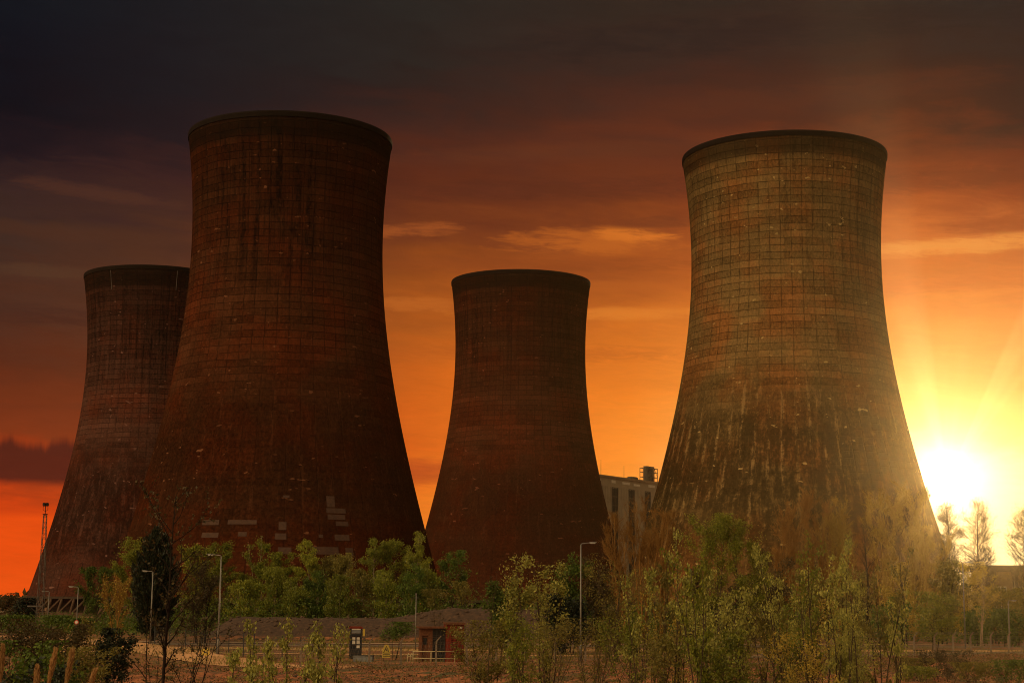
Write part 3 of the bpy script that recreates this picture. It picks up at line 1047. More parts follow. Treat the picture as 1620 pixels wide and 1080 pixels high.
def cranked_fence():
    t = thing('security_fence', 'wire security fence on cranked concrete posts, running along the bare soil', 'fence', (0, 0, 0))
    L = (FB - FA).length
    D = (FB - FA).normalized(); Nv = Vector((-D.y, D.x))
    n = 31
    # a post, cranked arm leaning away along the fence's far side
    pb = MB()
    hp = 2.15
    s = .085
    vs = []; fs = []
    path = [(0, -.3, s), (0, 1.2, s), (0, hp, s * .9), (.16, hp + .22, s * .8), (.42, hp + .52, s * .62)]
    for off, z, q in path:
        for x, y in ((-q, -q), (q, -q), (q, q), (-q, q)):
            vs.append((x + off, y, z))
    for i in range(len(path) - 1):
        for k in range(4):
            k2 = (k + 1) % 4
            fs.append((i * 4 + k, i * 4 + k2, i * 4 + 4 + k2, i * 4 + 4 + k))
    fs.append((3, 2, 1, 0)); m = len(vs); fs.append((m - 4, m - 3, m - 2, m - 1))
    pb.add(vs, fs)
    P = None
    pos = []
    for i in range(n):
        q = FA + D * (L * i / (n - 1) + random.uniform(-.2, .2))
        z = gzf(q.x, q.y)
        pos.append((q.x, q.y, z))
        if P is None:
            P = pb.build('post', MAT['post_concrete'], t); o = P
        else:
            o = P.copy(); COL.objects.link(o); o.parent = t
        o.location = (q.x, q.y, z)
        o.rotation_euler = (random.uniform(-.02, .02), random.uniform(-.02, .02), random.uniform(-.15, .15) + .2)
    # strutted strainer posts
    for i in (9, n - 1):
        x, y, z = pos[i]
        for sg in (-1, 1):
            mb = MB()
            mb.tube([(x + D.x * .1 * sg, y + D.y * .1 * sg - .1, z + 1.7), (x + D.x * 1.15 * sg, y + D.y * 1.15 * sg - .1, z - .1)], .07, 6)
            mb.build('strut', MAT['post_concrete'], t)
    w = MB()
    for k, zz in enumerate((.15, .5, .85, 1.2, 1.55, 1.9, 2.12)):
        pts = []
        for i, (x, y, z) in enumerate(pos):
            pts.append((x, y - .1, z + zz))
            if i < n - 1:
                x2, y2, z2 = pos[i + 1]
                pts.append(((x + x2) / 2, (y + y2) / 2 - .1, (z + z2) / 2 + zz - .02))
        w.tube(pts, .013, 3)
    for off, zz in ((.18, hp + .26), (.30, hp + .40), (.42, hp + .54)):
        w.tube([(x + off * .98, y + off * .2 - .06, z + zz) for x, y, z in pos], .014, 3)
    # chain link, thinned to what the eye can hold at this range
    for i in range(n - 1):
        a, b = Vector(pos[i]), Vector(pos[i + 1])
        for k in range(9):
            t0 = k / 9; t1 = (k + 1.6) / 9
            if t1 > 1: continue
            p0, p1 = a.lerp(b, t0), a.lerp(b, t1)
            w.tube([(p0.x, p0.y - .1, p0.z + .1), (p1.x, p1.y - .1, p1.z + 2.1)], .005, 3, cap=False)
            w.tube([(p1.x, p1.y - .1, p1.z + .1), (p0.x, p0.y - .1, p0.z + 2.1)], .005, 3, cap=False)
    w.build('wire_mesh', MAT['wire'], t)
    return pos


fence_pos = cranked_fence()


def mesh_fence():
    t = thing('mesh_fence', 'dark rigid mesh fence with thin black posts, beside the sandy track', 'fence', (0, 0, 0))
    pts = [(244, 1019), (268, 1022), (293, 1025), (318, 1029), (342, 1033), (361.5, 1036), (384.5, 1039), (401, 1041), (422, 1043.5), (446, 1046), (475, 1048), (505, 1049)]
    pos = []
    P = None
    for px, py in pts:
        x, y = gp(px, py)
        z = gzf(x, y); pos.append(Vector((x, y, z)))
        if P is None:
            mb = MB(); mb.box((0, 0, 1.1), (.10, .10, 2.6)); mb.box((0, 0, 2.43), (.13, .13, .06)); P = mb.build('post', MAT['black_paint'], t); o = P
        else:
            o = P.copy(); COL.objects.link(o); o.parent = t
        o.location = (x, y, z)
    w = MB()
    for i in range(len(pos) - 1):
        a, b = pos[i], pos[i + 1]
        for zz in np.arange(.1, 2.35, .2):
            w.tube([(a.x, a.y, a.z + zz), (b.x, b.y, b.z + zz)], .011, 3)
        L = (b - a).length
        for k in range(1, int(L / .22)):
            q = a.lerp(b, k * .22 / L)
            w.tube([(q.x, q.y, q.z + .1), (q.x, q.y, q.z + 2.3)], .006, 3, cap=False)
    w.build('wire_mesh', MAT['black_paint'], t)


mesh_fence()


# ------------------------------------------------------------------ small site furniture
def kiosk():
    x, y = gp(562.5, 1042)
    s = y / F_PX
    t = thing('phone_kiosk', 'narrow dark glazed kiosk with a pale top sign, behind the grey trough', 'kiosk', (x, y, gzf(x, y)), R(8))
    W, H, Dp = 18.5 * s, 47 * s, 1.15
    mb = MB()
    for sx in (-1, 1):
        for sy in (0, 1):
            mb.box((sx * (W / 2 - .07), sy * Dp, H / 2), (.14, .14, H))
    mb.box((0, 0, H - .62), (W - .28, .12, .16)); mb.box((0, Dp, H - .62), (W - .28, .12, .16)); mb.box((0, 0, .12), (W - .28, .12, .24))
    mb.build('frame', MAT['black_paint'], t)
    mb = MB(); mb.box((0, Dp / 2, H + .06), (W + .16, Dp + .3, .12)); mb.box((0, Dp / 2, H + .16), (W - .1, Dp, .08)); mb.build('roof', MAT['hut_red'], t)
    mb = MB(); mb.box((0, -.03, H - .26), (W - .3, .08, .42)); sgn = mb.build('sign_panel', MAT['trough_grey'], t)
    mb = MB(); mb.box((0, -.085, H - .08), (W - .32, .025, .10)); mb.build('sign_strip', MAT['white_paint'], sgn)
    mb = MB(); mb.box((W / 2 + .17, .2, H - .42), (.2, .6, .66)); mb.box((W / 2 + .17, .2, H - .06), (.24, .66, .06)); mb.build('side_sign', MAT['yellow_paint'], t)
    mb = MB()
    mb.box((0, .02, .65), (W - .3, .06, .8)); mb.box((0, .02, (H - .7 + 1.05) / 2), (.07, .06, H - .7 - 1.05))
    for z in (1.05, 1.45, 1.85): mb.box((0, .021, z), (W - .3, .055, .06))
    dr = mb.build('door', MAT['black_paint'], t)
    for sx in (-1, 1):
        for z in (1.26, 1.66, 2.03):
            mb = MB(); mb.box((sx * (W - .3) / 4, .02, z), ((W - .3) / 2 - .14, .025, .3)); mb.build('pane', MAT['white_paint'] if (z > 1.3 or sx > 0) else MAT['pane'], dr)
    mb = MB(); mb.box((0, Dp, (H - .6) / 2), (W - .29, .04, H - .72)); mb.build('back_panel', MAT['dark_glass'], t)


kiosk()


def trough():
    x, y = gp(575, 1046)
    s = y / F_PX
    t = thing('trough', 'low grey rectangular trough on the grass in front of the dark kiosk', 'trough', (x, y, gzf(x, y)), R(-4))
    W, H, Dp, th = 30 * s, 9 * s, .9, .09
    mb = MB()
    mb.box((0, -Dp / 2, H / 2), (W, th, H)); mb.box((0, Dp / 2, H / 2), (W, th, H))
    for sx in (-1, 1): mb.box((sx * (W / 2 - th / 2), 0, H / 2), (th, Dp - th - .004, H - .004))
    mb.box((0, 0, .08), (W - 2 * th - .01, Dp - th - .01, .1))
    b = mb.build('basin', MAT['trough_grey'], t)
    mb = MB()
    mb.box((0, -Dp / 2, H + .03), (W + .06, th + .06, .055)); mb.box((0, Dp / 2, H + .03), (W + .06, th + .06, .055))
    for sx in (-1, 1): mb.box((sx * (W / 2 - th / 2), 0, H + .028), (th + .06, Dp - th - .065, .05))
    mb.build('rim', MAT['roof_dark'], t)
    mb = MB(); mb.tube([(.55, Dp / 2 + .12, 0), (.55, Dp / 2 + .12, H + .28), (.55, Dp / 2 - .15, H + .34)], .03, 6); mb.build('tap', MAT['dark_steel'], t)


trough()


def warning_sign():
    x, y = gp(611.5, 1045)
    y -= .5
    s = y / F_PX
    t = thing('warning_sign', 'yellow warning plate with black triangle symbol, behind the fence wire', 'sign', (x, y, gzf(x, y)), R(3))
    mb = MB()
    for sx in (-1, 1): mb.tube([(sx * .28, .05, -.1), (sx * .28, .05, 1.1)], .025, 6)
    mb.build('post', MAT['dark_steel'], t)
    W = 12.5 * s; H = 20 * s; z0 = .35
    mb = MB(); mb.prism([(-W / 2, 0), (W / 2, 0), (W / 2, H * .55), (W * .22, H), (-W * .22, H), (-W / 2, H * .55)], -.02, (0, 0, z0), (1, 0, 0), (0, 0, 1))
    pl = mb.build('sign_plate', MAT['yellow_paint'], t)
    # black outline triangle with a jagged bolt and two bars of lettering below
    mb = MB()
    a, b, c = (-.30 * W * 1.2, .36 * H), (.30 * W * 1.2, .36 * H), (0, .88 * H)
    k = .07
    def seg(p, q, w=.05):
        d = Vector((q[0] - p[0], q[1] - p[1])); n = Vector((-d.y, d.x)).normalized() * w / 2
        mb.prism([(p[0] + n.x, p[1] + n.y), (p[0] - n.x, p[1] - n.y), (q[0] - n.x, q[1] - n.y), (q[0] + n.x, q[1] + n.y)], -.008, (0, -.022, z0), (1, 0, 0), (0, 0, 1))
    seg(a, b); seg(b, c); seg(c, a)
    mb.prism([(-.10, .62 * H), (.02, .72 * H), (.0, .6 * H), (.12, .55 * H), (.06, .42 * H), (.03, .52 * H), (-.06, .55 * H)], -.009, (0, -.022, z0), (1, 0, 0), (0, 0, 1))
    for zz in (.10, .22):
        xx = -W * .38
        while xx < W * .36:
            w = random.uniform(.05, .12)
            mb.prism([(xx, zz * H), (xx + w, zz * H), (xx + w, (zz + .055) * H), (xx, (zz + .055) * H)], -.008, (0, -.022, z0), (1, 0, 0), (0, 0, 1))
            xx += w + .03
    mb.build('symbol', MAT['black_paint'], pl)


warning_sign()


def yellow_sign():
    x, y = gp(325, 1037)
    s = y / F_PX
    t = thing('ground_sign', 'small squarish yellow sign near the ground at the edge of the sandy track', 'sign', (x, y, gzf(x, y)), R(-6))
    W, H = 13 * s, 10.5 * s
    mb = MB()
    for sx in (-1, 1): mb.box((sx * W * .36, .06, H * .45), (.06, .06, H * 1.1))
    mb.build('post', MAT['dark_steel'], t)
    mb = MB(); mb.box((0, 0, H * .58), (W, .04, H)); p = mb.build('sign_plate', MAT['yellow_paint'], t)
    mb = MB()
    # dark arrow-like symbol
    mb.prism([(-.22, .02), (-.05, .12), (-.02, -.02), (.06, -.04), (.2, .16), (.24, .1), (.1, -.14), (-.12, -.14)], -.012, (0, -.022, H * .64), (1, 0, 0), (0, 0, 1))
    mb.build('symbol', MAT['black_paint'], p)


yellow_sign()


def hut():
    x, y = gp(699, 1046)
    s = y / F_PX
    t = thing('gatehouse', 'rust red brick gatehouse with a flat roof and a glazed porch, behind cream rails', 'hut', (x, y, gzf(x, y)), R(6))
    X = lambda px: (px - 699) * s
    hL = (1046 - 995) * s; hR = (1046 - 989) * s
    dp = 3.2
    # red block
    mb = MB(); mb.box(((X(704.5) + X(733)) / 2, dp / 2, hR / 2), (X(733) - X(704.5), dp, hR)); mb.build('wall', MAT['hut_red'], t)
    # pierced block screen
    mb = MB()
    x0, x1, z0, z1 = X(712), X(730.5), .55, hR - .55
    n = 9
    for k in range(n + 1):
        mb.box((x0 + (x1 - x0) * k / n, -.10, (z0 + z1) / 2), (.06, .18, z1 - z0))
    for k in range(n + 6):
        mb.box(((x0 + x1) / 2, -.095, z0 + (z1 - z0) * k / (n + 5)), (x1 - x0, .15, .06))
    sc = mb.build('block_screen', MAT['hut_red'], t)
    mb = MB(); mb.box(((x0 + x1) / 2, -.012, (z0 + z1) / 2), (x1 - x0, .02, z1 - z0)); mb.build('screen_recess', MAT['dark_glass'], sc)
    mb = MB(); mb.box(((X(703.5) + X(735)) / 2, dp / 2, hR + .09), (X(735) - X(703.5), dp + .5, .18)); mb.build('roof', MAT['hut_brown'], t)
    # lower porch: piers, door, glazing, canopy
    mb = MB()
    mb.box(((X(665) + X(668)) / 2, dp / 2, hL / 2), (X(668) - X(665), dp, hL))
    mb.box(((X(677) + X(684)) / 2, dp / 2, hL / 2), (X(684) - X(677), dp, hL))
    mb.box(((X(668) + X(677)) / 2, dp / 2, hL - .35), (X(677) - X(668), dp - .01, .7))
    mb.box(((X(668) + X(704)) / 2, dp - .1, hL / 2 - .01), (X(704) - X(668) - .05, .18, hL - .04))
    mb.build('porch_wall', MAT['hut_brown'], t)
    mb = MB(); mb.box(((X(661) + X(704)) / 2, dp / 2 - .1, hL + .07), (X(704) - X(661), dp + .7, .14)); mb.build('porch_roof', MAT['hut_brown'], t)
    mb = MB(); mb.box(((X(668) + X(677)) / 2, .25, (hL - .72) / 2), (X(677) - X(668) - .02, .07, hL - .74))
    dr = mb.build('door', MAT['hut_brown'], t)
    mb = MB(); mb.box(((X(668) + X(677)) / 2, .2, hL - 1.25), (X(677) - X(668) - .24, .06, .62)); mb.build('door_pane', MAT['dark_glass'], dr)
    mb = MB(); mb.tube([(X(676), .18, 1.0), (X(676), .1, 1.0), (X(675), .1, 1.0)], .02, 6); mb.build('handle', MAT['lamp_grey'], dr)
    mb = MB()
    gx0, gx1 = X(684), X(704)
    for k in range(4): mb.box((gx0 + .04 + (gx1 - gx0 - .08) * k / 3, .12, hL / 2), (.07, .09, hL - .02))
    for z in (.05, hL * .3, hL * .66, hL - .06): mb.box(((gx0 + gx1) / 2, .118, z), (gx1 - gx0 - .01, .075, .07))
    w = mb.build('window', MAT['black_paint'], t)
    mb = MB(); mb.box(((gx0 + gx1) / 2, .15, hL / 2), (gx1 - gx0 - .02, .02, hL - .1)); mb.build('pane', MAT['dark_glass'], w)
    mb = MB(); mb.box((X(728), -.16, hR - .28), (.22, .14, .14)); mb.build('wall_lamp', MAT['lamp_glass'], t)


hut()


def handrail():
    x, y = gp(690, 1049)
    y -= 2.2
    s = y / F_PX
    t = thing('handrail', 'cream tubular handrail with two rails in front of the red gatehouse', 'railing', (x, y, gzf(x, y)), R(-2))
    X = lambda px: (px - 690) * s
    H = 21 * s * .96
    for px in (655.5, 683.5, 720.5):
        mb = MB(); mb.tube([(X(px), 0, -.1), (X(px), 0, H)], .045, 8); mb.build('post', MAT['cream_paint'], t, True)
    for z in (H - .02, H * .46):
        mb = MB(); mb.tube([(X(655.5), 0, z), (X(683.5), 0, z - .01), (X(720.5), 0, z)], .04, 8); mb.build('rail', MAT['cream_paint'], t, True)
    for px in (646, 650.5):
        mb = MB(); mb.tube([(X(px), .6, -.1), (X(px), .6, H * .62), (X(px) + .12, .6, H * .8)], .045, 8); mb.build('bollard_post', MAT['cream_paint'], t, True)
    mb = MB(); mb.tube([(X(646), .6, H * .55), (X(655.5), 0, H * .6)], .035, 8); mb.build('rail', MAT['cream_paint'], t, True)


handrail()

pb = at(658.5, 941, 205.)
zp = gzf(pb.x, 205)
t = thing('signal_pole', 'thin bare pole rising behind the red gatehouse, against the trees', 'pole', (pb.x, 205, zp))
mb = MB(); mb.tube([(0, 0, -.1), (0, 0, pb.z - zp)], [.085, .05], 8); mb.build('pole', MAT['lamp_grey'], t, True)
mb = MB(); mb.tube([(0, 0, pb.z - zp), (0, 0, pb.z - zp + .25)], .09, 8); mb.box((0, 0, pb.z - zp - .3), (.6, .05, .05)); mb.build('cap', MAT['lamp_grey'], t)
# ------------------------------------------------------------------ vegetation
GA = 2.39996


def env_round(t): return math.sqrt(max(0., 1 - (1.7 * t - .75) ** 2 * .95)) if t < 1.03 else .1
def env_cone(t): return (1 - t) ** .8 * .95 + .05
def env_column(t): return (min(1., .55 + t * 1.6) if t < .35 else 1.) * math.sqrt(max(.02, 1 - max(0, t - .35) ** 2 / .45))
def env_vase(t): return .45 + .75 * t - .55 * max(0, t - .7) * 2
def env_flat(t): return .7 + .3 * t


ENV = dict(round=env_round, cone=env_cone, column=env_column, vase=env_vase, flat=env_flat)


def limb(p, d, L, n, up, wig, rs):
    pts = [np.array(p, float)]
    d = np.array(d, float)
    for i in range(n):
        d = d + rs.normal(0, wig, 3) + np.array([0, 0, up / n])
        d /= np.linalg.norm(d)
        pts.append(pts[-1] + d * L / n)
    return pts


def grow(name, label, cat, loc, H, W, seed, leaf, bark='bark', env='round', base=.25, limbs=16, sub=5, stems=1, el=.7, up=.5,
         leaves=3000, lsize=.22, aspect=.5, mode='any', jit=.35, lean=0., spread=.0, rtrunk=None, limbk=.55, lumpy=1.0, group=None, twigs=0, wig=.16):
    rs = np.random.default_rng(seed)
    t = thing(name, label, cat, loc, 0, group)
    E_ = ENV[env]
    rt = rtrunk or max(.03, H * .011)
    tb = MB()
    seg0 = []; seg1 = []; wts = []

    def reg(pts, w):
        for a, b in zip(pts[:-1], pts[1:]):
            seg0.append(a); seg1.append(b); wts.append(w * np.linalg.norm(b - a))
    for s in range(stems):
        a0 = rs.uniform(0, 6.28) + s * GA
        off = np.array([math.cos(a0), math.sin(a0), 0]) * (spread * W * .5 * rs.uniform(.3, 1) if stems > 1 else 0)
        hs = H * (1 if s == 0 else rs.uniform(.72, .98))
        foot = off * .35 + np.array([0, 0, -.15])
        d = np.array([off[0] * .65 / hs + lean, off[1] * .65 / hs, 1.])
        d /= np.linalg.norm(d)
        tr = limb(foot, d, hs, 7, .12, .045, rs)
        # bring the tip to the wanted height
        k = hs / max(.1, tr[-1][2])
        tr = [q * np.array([1, 1, k]) for q in tr]
        tb.tube(tr, [rt * (1 - .86 * i / 7) / (1 if stems == 1 else 1.25) for i in range(8)], 6)
        tr = np.array(tr)
        reg(list(tr[5:]), .8)
        nl = max(3, int(limbs / stems))
        for i in range(nl):
            u = (i + rs.uniform(0, .9)) / nl
            f = base + (1 - base) * u * .97
            q = f * 7
            j = min(6, int(q))
            p0 = tr[j] + (tr[j + 1] - tr[j]) * (q - j)
            az = i * GA + rs.uniform(-.5, .5) + s
            e = el + rs.uniform(-.22, .22)
            reach = E_(u) * W * .5 * rs.uniform(.62, 1.12) / (1 if stems == 1 else 1.15)
            L = max(.15, reach / max(.25, math.cos(e)))
            L = min(L, (H * 1.02 - p0[2]) / max(.2, math.sin(e)) if e > .2 else L)
            L = max(L, .12)
            dr = np.array([math.cos(az) * math.cos(e), math.sin(az) * math.cos(e), math.sin(e)])
            lp = limb(p0, dr, L, 4, up, wig, rs)
            r0 = rt * (1 - .8 * f) * limbk
            tb.tube(lp, [r0, r0 * .75, r0 * .55, r0 * .38, r0 * .2], 4, cap=False)
            cw = rs.lognormal(0, .55 * lumpy)
            reg(lp[2:], cw * .9)
            for _ in range(sub):
                v = rs.uniform(.3, 1.)
                jj = min(3, int(v * 4)); p1 = lp[jj] + (lp[jj + 1] - lp[jj]) * (v * 4 - jj)
                dd = dr * .8 + rs.normal(0, .55, 3) + np.array([0, 0, up * .4])
                dd /= np.linalg.norm(dd)
                tw = limb(p1, dd, L * rs.uniform(.25, .5) * (1.2 - v * .5), 2, up * .6, wig, rs)
                tb.tube(tw, [r0 * limbk * .6, r0 * limbk * .42, r0 * limbk * .2], 3, cap=False)
                reg(tw, cw * rs.lognormal(0, .4 * lumpy))
    trunk = tb.build('trunk', MAT[bark], t, True)
    s0 = np.array(seg0); s1 = np.array(seg1); w = np.array(wts); w /= w.sum()

    def scatter(n, jit, lsize, aspect, mode, matn, nm):
        i = rs.choice(len(w), n, p=w)
        f = rs.uniform(0, 1, (n, 1))
        td = unit(s1[i] - s0[i])
        c = s0[i] + (s1[i] - s0[i]) * f + rs.normal(0, jit, (n, 3)) * np.array([1, 1, .8])
        c[:, 2] = np.clip(c[:, 2], .05, H * 1.06)
        sz = lsize * rs.uniform(.6, 1.3, (n, 1)) * .5
        rd = unit(rs.normal(0, 1, (n, 3)))
        if mode == 'any': a1 = rd
        elif mode == 'hang': a1 = unit(rd * .6 + np.array([0, 0, -1.]))
        elif mode == 'up': a1 = unit(rd * .55 + np.array([0, 0, 1.]))
        elif mode == 'along': a1 = unit(td + rd * .30)
        else: a1 = unit(td * .7 + rd * .5 + unit(c * np.array([1, 1, 0])) * .5)
        a2 = unit(np.cross(a1, unit(rs.normal(0, 1, (n, 3)))))
        return quads(nm, c, a1 * sz, a2 * sz * aspect, MAT[matn], t)
    if leaves:
        scatter(leaves, jit, lsize, aspect, mode, leaf, 'crown')
    if twigs:
        scatter(twigs, jit * .6, min(1.1, H * .1), .045, 'along', bark, 'twigs')
    return t


_seed = [100]


def plant(name, label, cat, px, ytop, d, wpx, group=None, yb=None, **kw):
    """stand a plant d metres off, its top and width as they measure there"""
    a = at(px, ytop, d)
    x = at(px, 985, d).x
    zg = gzf(x, d)
    _seed[0] += 1
    return grow(name, label, cat, (x, d, zg), a.z - zg, wpx * d / F_PX, _seed[0], group=group, **kw)


G1 = 'birches and small trees at the foot of the large rust tower'
birch = dict(bark='bark_pale', env='column', base=.22, limbs=26, sub=6, el=.75, up=.2, leaves=8500, lsize=.30, aspect=.5, mode='hang', jit=.26, lumpy=1.5)
broad = dict(bark='bark', env='round', base=.16, limbs=26, sub=6, el=.6, up=.3, leaves=9500, lsize=.30, aspect=.55, jit=.30, lumpy=1.5)
thick = dict(bark='bark_dark', env='round', base=.08, limbs=24, sub=6, el=.5, up=.3, leaves=7000, lsize=.30, aspect=.6, jit=.42, stems=3, spread=.6)

# far left
plant('bush', 'dark rounded bush on the skyline at the far left edge', 'bush', 12, 941, 330, 40, leaf='leaf_brown', **thick)
plant('bush', 'dark green bush at the foot of the floodlight mast, left of it', 'bush', 36, 948, 312, 36, leaf='leaf_dark', **thick)
plant('bush', 'low green bush just right of the floodlight mast, below the raking legs', 'bush', 88, 975, 296, 58, leaf='leaf_green', **thick)
plant('bush', 'low olive bush behind the pole with the round sign', 'bush', 118, 979, 285, 46, leaf='leaf_green', **thick)
plant('bush', 'wide low green bush covering the ground left of the floodlight mast', 'bush', 22, 975, 280, 64, leaf='leaf_green', **thick)
plant('tree', 'green tree hiding the right hand legs of the far grey tower', 'tree', 152, 902, 300, 72, leaf='leaf_green', group=G1, **broad)
plant('willow_tree', 'pale green willow between the far grey tower and the dark conifer', 'tree', 214, 858, 305, 74, leaf='leaf_spring', group=G1, **{**broad, 'mode': 'hang'})
plant('shrub', 'tall wispy light brown shrub left of the dark conifer', 'shrub', 182, 912, 255, 46, leaf='leaf_gold', bark='bark_orange', env='column', base=.1, limbs=24, sub=6, stems=4, spread=.7, el=1.05, up=.5, leaves=1500, twigs=1500, lsize=.25, jit=.25)


def conifer():
    px, d = 243, 232.
    a = at(px, 833, d); x = at(px, 985, d).x
    H = a.z; W = 84 * d / F_PX
    rs = np.random.default_rng(77)
    t = thing('conifer_tree', 'dense near black conifer with a spiky outline, tallest tree in front of the rust tower', 'conifer', (x, d, gzf(x, d)))
    tb = MB(); tb.tube([(0, 0, -.2), (.05, 0, H * .5), (.1, 0, H * .98)], [.26, .17, .03], 8)
    C = []; A1 = []; A2 = []
    n = 330
    for i in range(n):
        u = (i + rs.uniform()) / n
        z = H * (.07 + .9 * u)
        az = i * GA + rs.uniform(-.3, .3)
        t_ = u
        R_ = W * .5 * ((.62 + 1.15 * t_) if t_ < .33 else 1.0 - ((t_ - .33) / .67) ** 2.4) * rs.uniform(.78, 1.16)
        R_ = max(R_, .35)
        e = .25 + .75 * u + rs.uniform(-.1, .2)
        dr = np.array([math.cos(az) * math.cos(e), math.sin(az) * math.cos(e), math.sin(e)])
        L = R_ / math.cos(e)
        lp = limb((0, 0, z - R_ * math.tan(e) * .65), dr, L, 4, .5, .06, rs)
        if i % 3 == 0:
            tb.tube(lp, [.05, .04, .03, .02, .01], 3, cap=False)
        k = 62
        f = rs.uniform(.2, 1.05, k) ** .7
        q = np.array(lp)
        jj = np.minimum(3, (f * 4).astype(int))
        c = q[jj] + (q[jj + 1] - q[jj]) * (f * 4 - jj)[:, None]
        td = unit(q[jj + 1] - q[jj])
        spread = .30 * (1.15 - f)[:, None] + .08
        c = c + rs.normal(0, 1, (k, 3)) * spread
        a1 = unit(td + rs.normal(0, .38, (k, 3)) + np.array([0, 0, .25]))
        a2 = unit(np.cross(a1, rs.normal(0, 1, (k, 3))))
        s = rs.uniform(.16, .38, (k, 1))
        C.append(c); A1.append(a1 * s); A2.append(a2 * s * .26)
    tb.build('trunk', MAT['bark_dark'], t)
    quads('crown', np.concatenate(C), np.concatenate(A1), np.concatenate(A2), MAT['leaf_dark'], t)


conifer()

# the belt of young trees below the large rust tower
for nm, lb, px, yt, d, w, lf, st in (
    ('tree', 'bright green tree directly right of the dark conifer', 302, 866, 292, 62, 'leaf_bright', broad),
    ('tree', 'leafy green tree behind the lamp with the left arm', 346, 862, 286, 56, 'leaf_spring', broad),
    ('birch_tree', 'tall narrow birch with pale trunks, first to the right of the left armed lamp', 402, 847, 292, 46, 'leaf_spring', {**birch, 'stems': 3, 'spread': .6}),
    ('tree', 'rounded mid green tree between the two tallest birches below the rust tower', 442, 880, 300, 58, 'leaf_spring', broad),
    ('birch_tree', 'slim pointed birch below the block of pale repair patches', 482, 858, 296, 42, 'leaf_bright', birch),
    ('tree', 'lower olive green tree right of the slim pointed birch', 517, 884, 300, 54, 'leaf_olive', broad),
    ('birch_tree', 'loose olive birch at the middle of the tree belt, above the kiosk', 553, 882, 290, 50, 'leaf_olive', birch),
    ('birch_tree', 'slender pointed birch above the yellow warning plate', 590, 856, 292, 42, 'leaf_spring', birch),
    ('tree', 'full olive green tree between two pointed birches', 625, 860, 297, 60, 'leaf_spring', broad),
    ('birch_tree', 'tallest narrow birch, where the rust tower meets the middle tower', 656, 842, 290, 40, 'leaf_bright', birch),
    ('tree', 'dense rounded deep green tree in front of the left foot of the middle tower', 712, 878, 282, 58, 'leaf_green', {**broad, 'leaves': 6500}),
):
    plant(nm, lb, 'tree', px, yt, d, w, group=G1, leaf=lf, **st)
G2 = 'young trees in the front row behind the spoil bank'
for lb, px, yt, d, w, lf in (
    ('pale green round topped young tree at the left end of the spoil bank', 388, 922, 272, 60, 'leaf_bright'),
    ('young green tree behind the bank, below the tall pale birch', 424, 902, 281, 52, 'leaf_spring'),
    ('young tree with pale stem behind the bank, left of the kiosk by two crowns', 462, 918, 275, 50, 'leaf_spring'),
    ('young green tree behind the bank, just left of the kiosk', 500, 908, 278, 52, 'leaf_green'),
    ('young olive tree behind the bank, straight above the kiosk', 538, 914, 275, 52, 'leaf_spring'),
    ('young tree with white stem behind the bank, right of the kiosk', 575, 904, 278, 48, 'leaf_olive'),
    ('young green tree behind the bank, above the yellow warning plate', 608, 908, 275, 48, 'leaf_spring'),
    ('dark leaved young tree behind the bank, above the thin bare pole', 648, 897, 275, 58, 'leaf_green'),
    ('young tree at the right end of the front row, above the red gatehouse', 684, 906, 279, 46, 'leaf_spring'),
):
    plant('young_tree', lb, 'tree', px, yt, d, w, group=G2, leaf=lf, **{**birch, 'env': 'round', 'leaves': 8000, 'jit': .32, 'lumpy': 1.4, 'limbs': 26, 'stems': 2, 'spread': .5, 'base': .12})
sparse = dict(bark='bark', env='round', base=.08, limbs=20, sub=6, stems=3, spread=.7, el=.7, up=.4, leaves=1300, lsize=.26, jit=.25)
plant('shrub', 'thin leaved olive shrub on the spoil bank, behind the red gatehouse', 'shrub', 692, 934, 263, 56, leaf='leaf_olive', **sparse)
plant('shrub', 'olive shrub on the crest of the spoil bank, right of the gatehouse', 'shrub', 738, 922, 262, 54, leaf='leaf_olive', **{**sparse, 'leaves': 2000})
plant('shrub', 'nearly bare small shrub on the slope of the bank, above the gatehouse roof', 'shrub', 690, 962, 248, 28, leaf='leaf_brown', **{**sparse, 'leaves': 120})

# dark twiggy shrub between conifer and lamp
plant('shrub', 'dark brown twiggy shrub between the dark conifer and the left armed lamp', 'shrub', 318, 892, 224, 84, leaf='leaf_brown', bark='bark_dark', env='round', base=.05, limbs=34, sub=8, stems=5, spread=.8, el=.75, up=.4, leaves=4200, twigs=1200, lsize=.24, jit=.3)
# small tree with bent stems beside the gatehouse
plant('small_tree', 'small flat topped tree with bare bent stems, left of the red gatehouse', 'tree', 622, 987, 170, 66, leaf='leaf_green', bark='bark_dark', env='flat', base=.55, limbs=22, sub=6, stems=4, spread=.8, el=.35, up=.4, leaves=3000, lsize=.17, jit=.2)

# shrubs in front of the middle tower
leafy = dict(bark='bark', env='vase', base=.1, limbs=24, sub=5, stems=4, spread=.9, el=1.0, up=.6, leaves=2600, lsize=.17, aspect=.55, jit=.16)
plant('poplar_shrub', 'leafy young poplar in front of the middle tower, right of the spoil bank crest', 'shrub', 818, 886, 92, 62, leaf='leaf_poplar', **leafy)
plant('poplar_shrub', 'leafy young poplar just left of the tall right armed lamp', 'shrub', 862, 890, 98, 60, leaf='leaf_poplar', **leafy)
plant('bush', 'dark green bush behind the tall right armed lamp', 'bush', 900, 882, 200, 66, leaf='leaf_green', **{**thick, 'leaves': 5200})
plant('bush', 'dark brown bush right of the tall right armed lamp', 'bush', 944, 886, 205, 58, leaf='leaf_brown', **{**thick, 'leaves': 5200})
plant('bush', 'green bush at the left end of the lamp bushes, below the middle tower', 'bush', 798, 925, 205, 50, leaf='leaf_green', **thick)
plant('bush', 'low dark bush behind the strutted fence post', 'bush', 900, 945, 190, 70, leaf='leaf_dark', **thick)

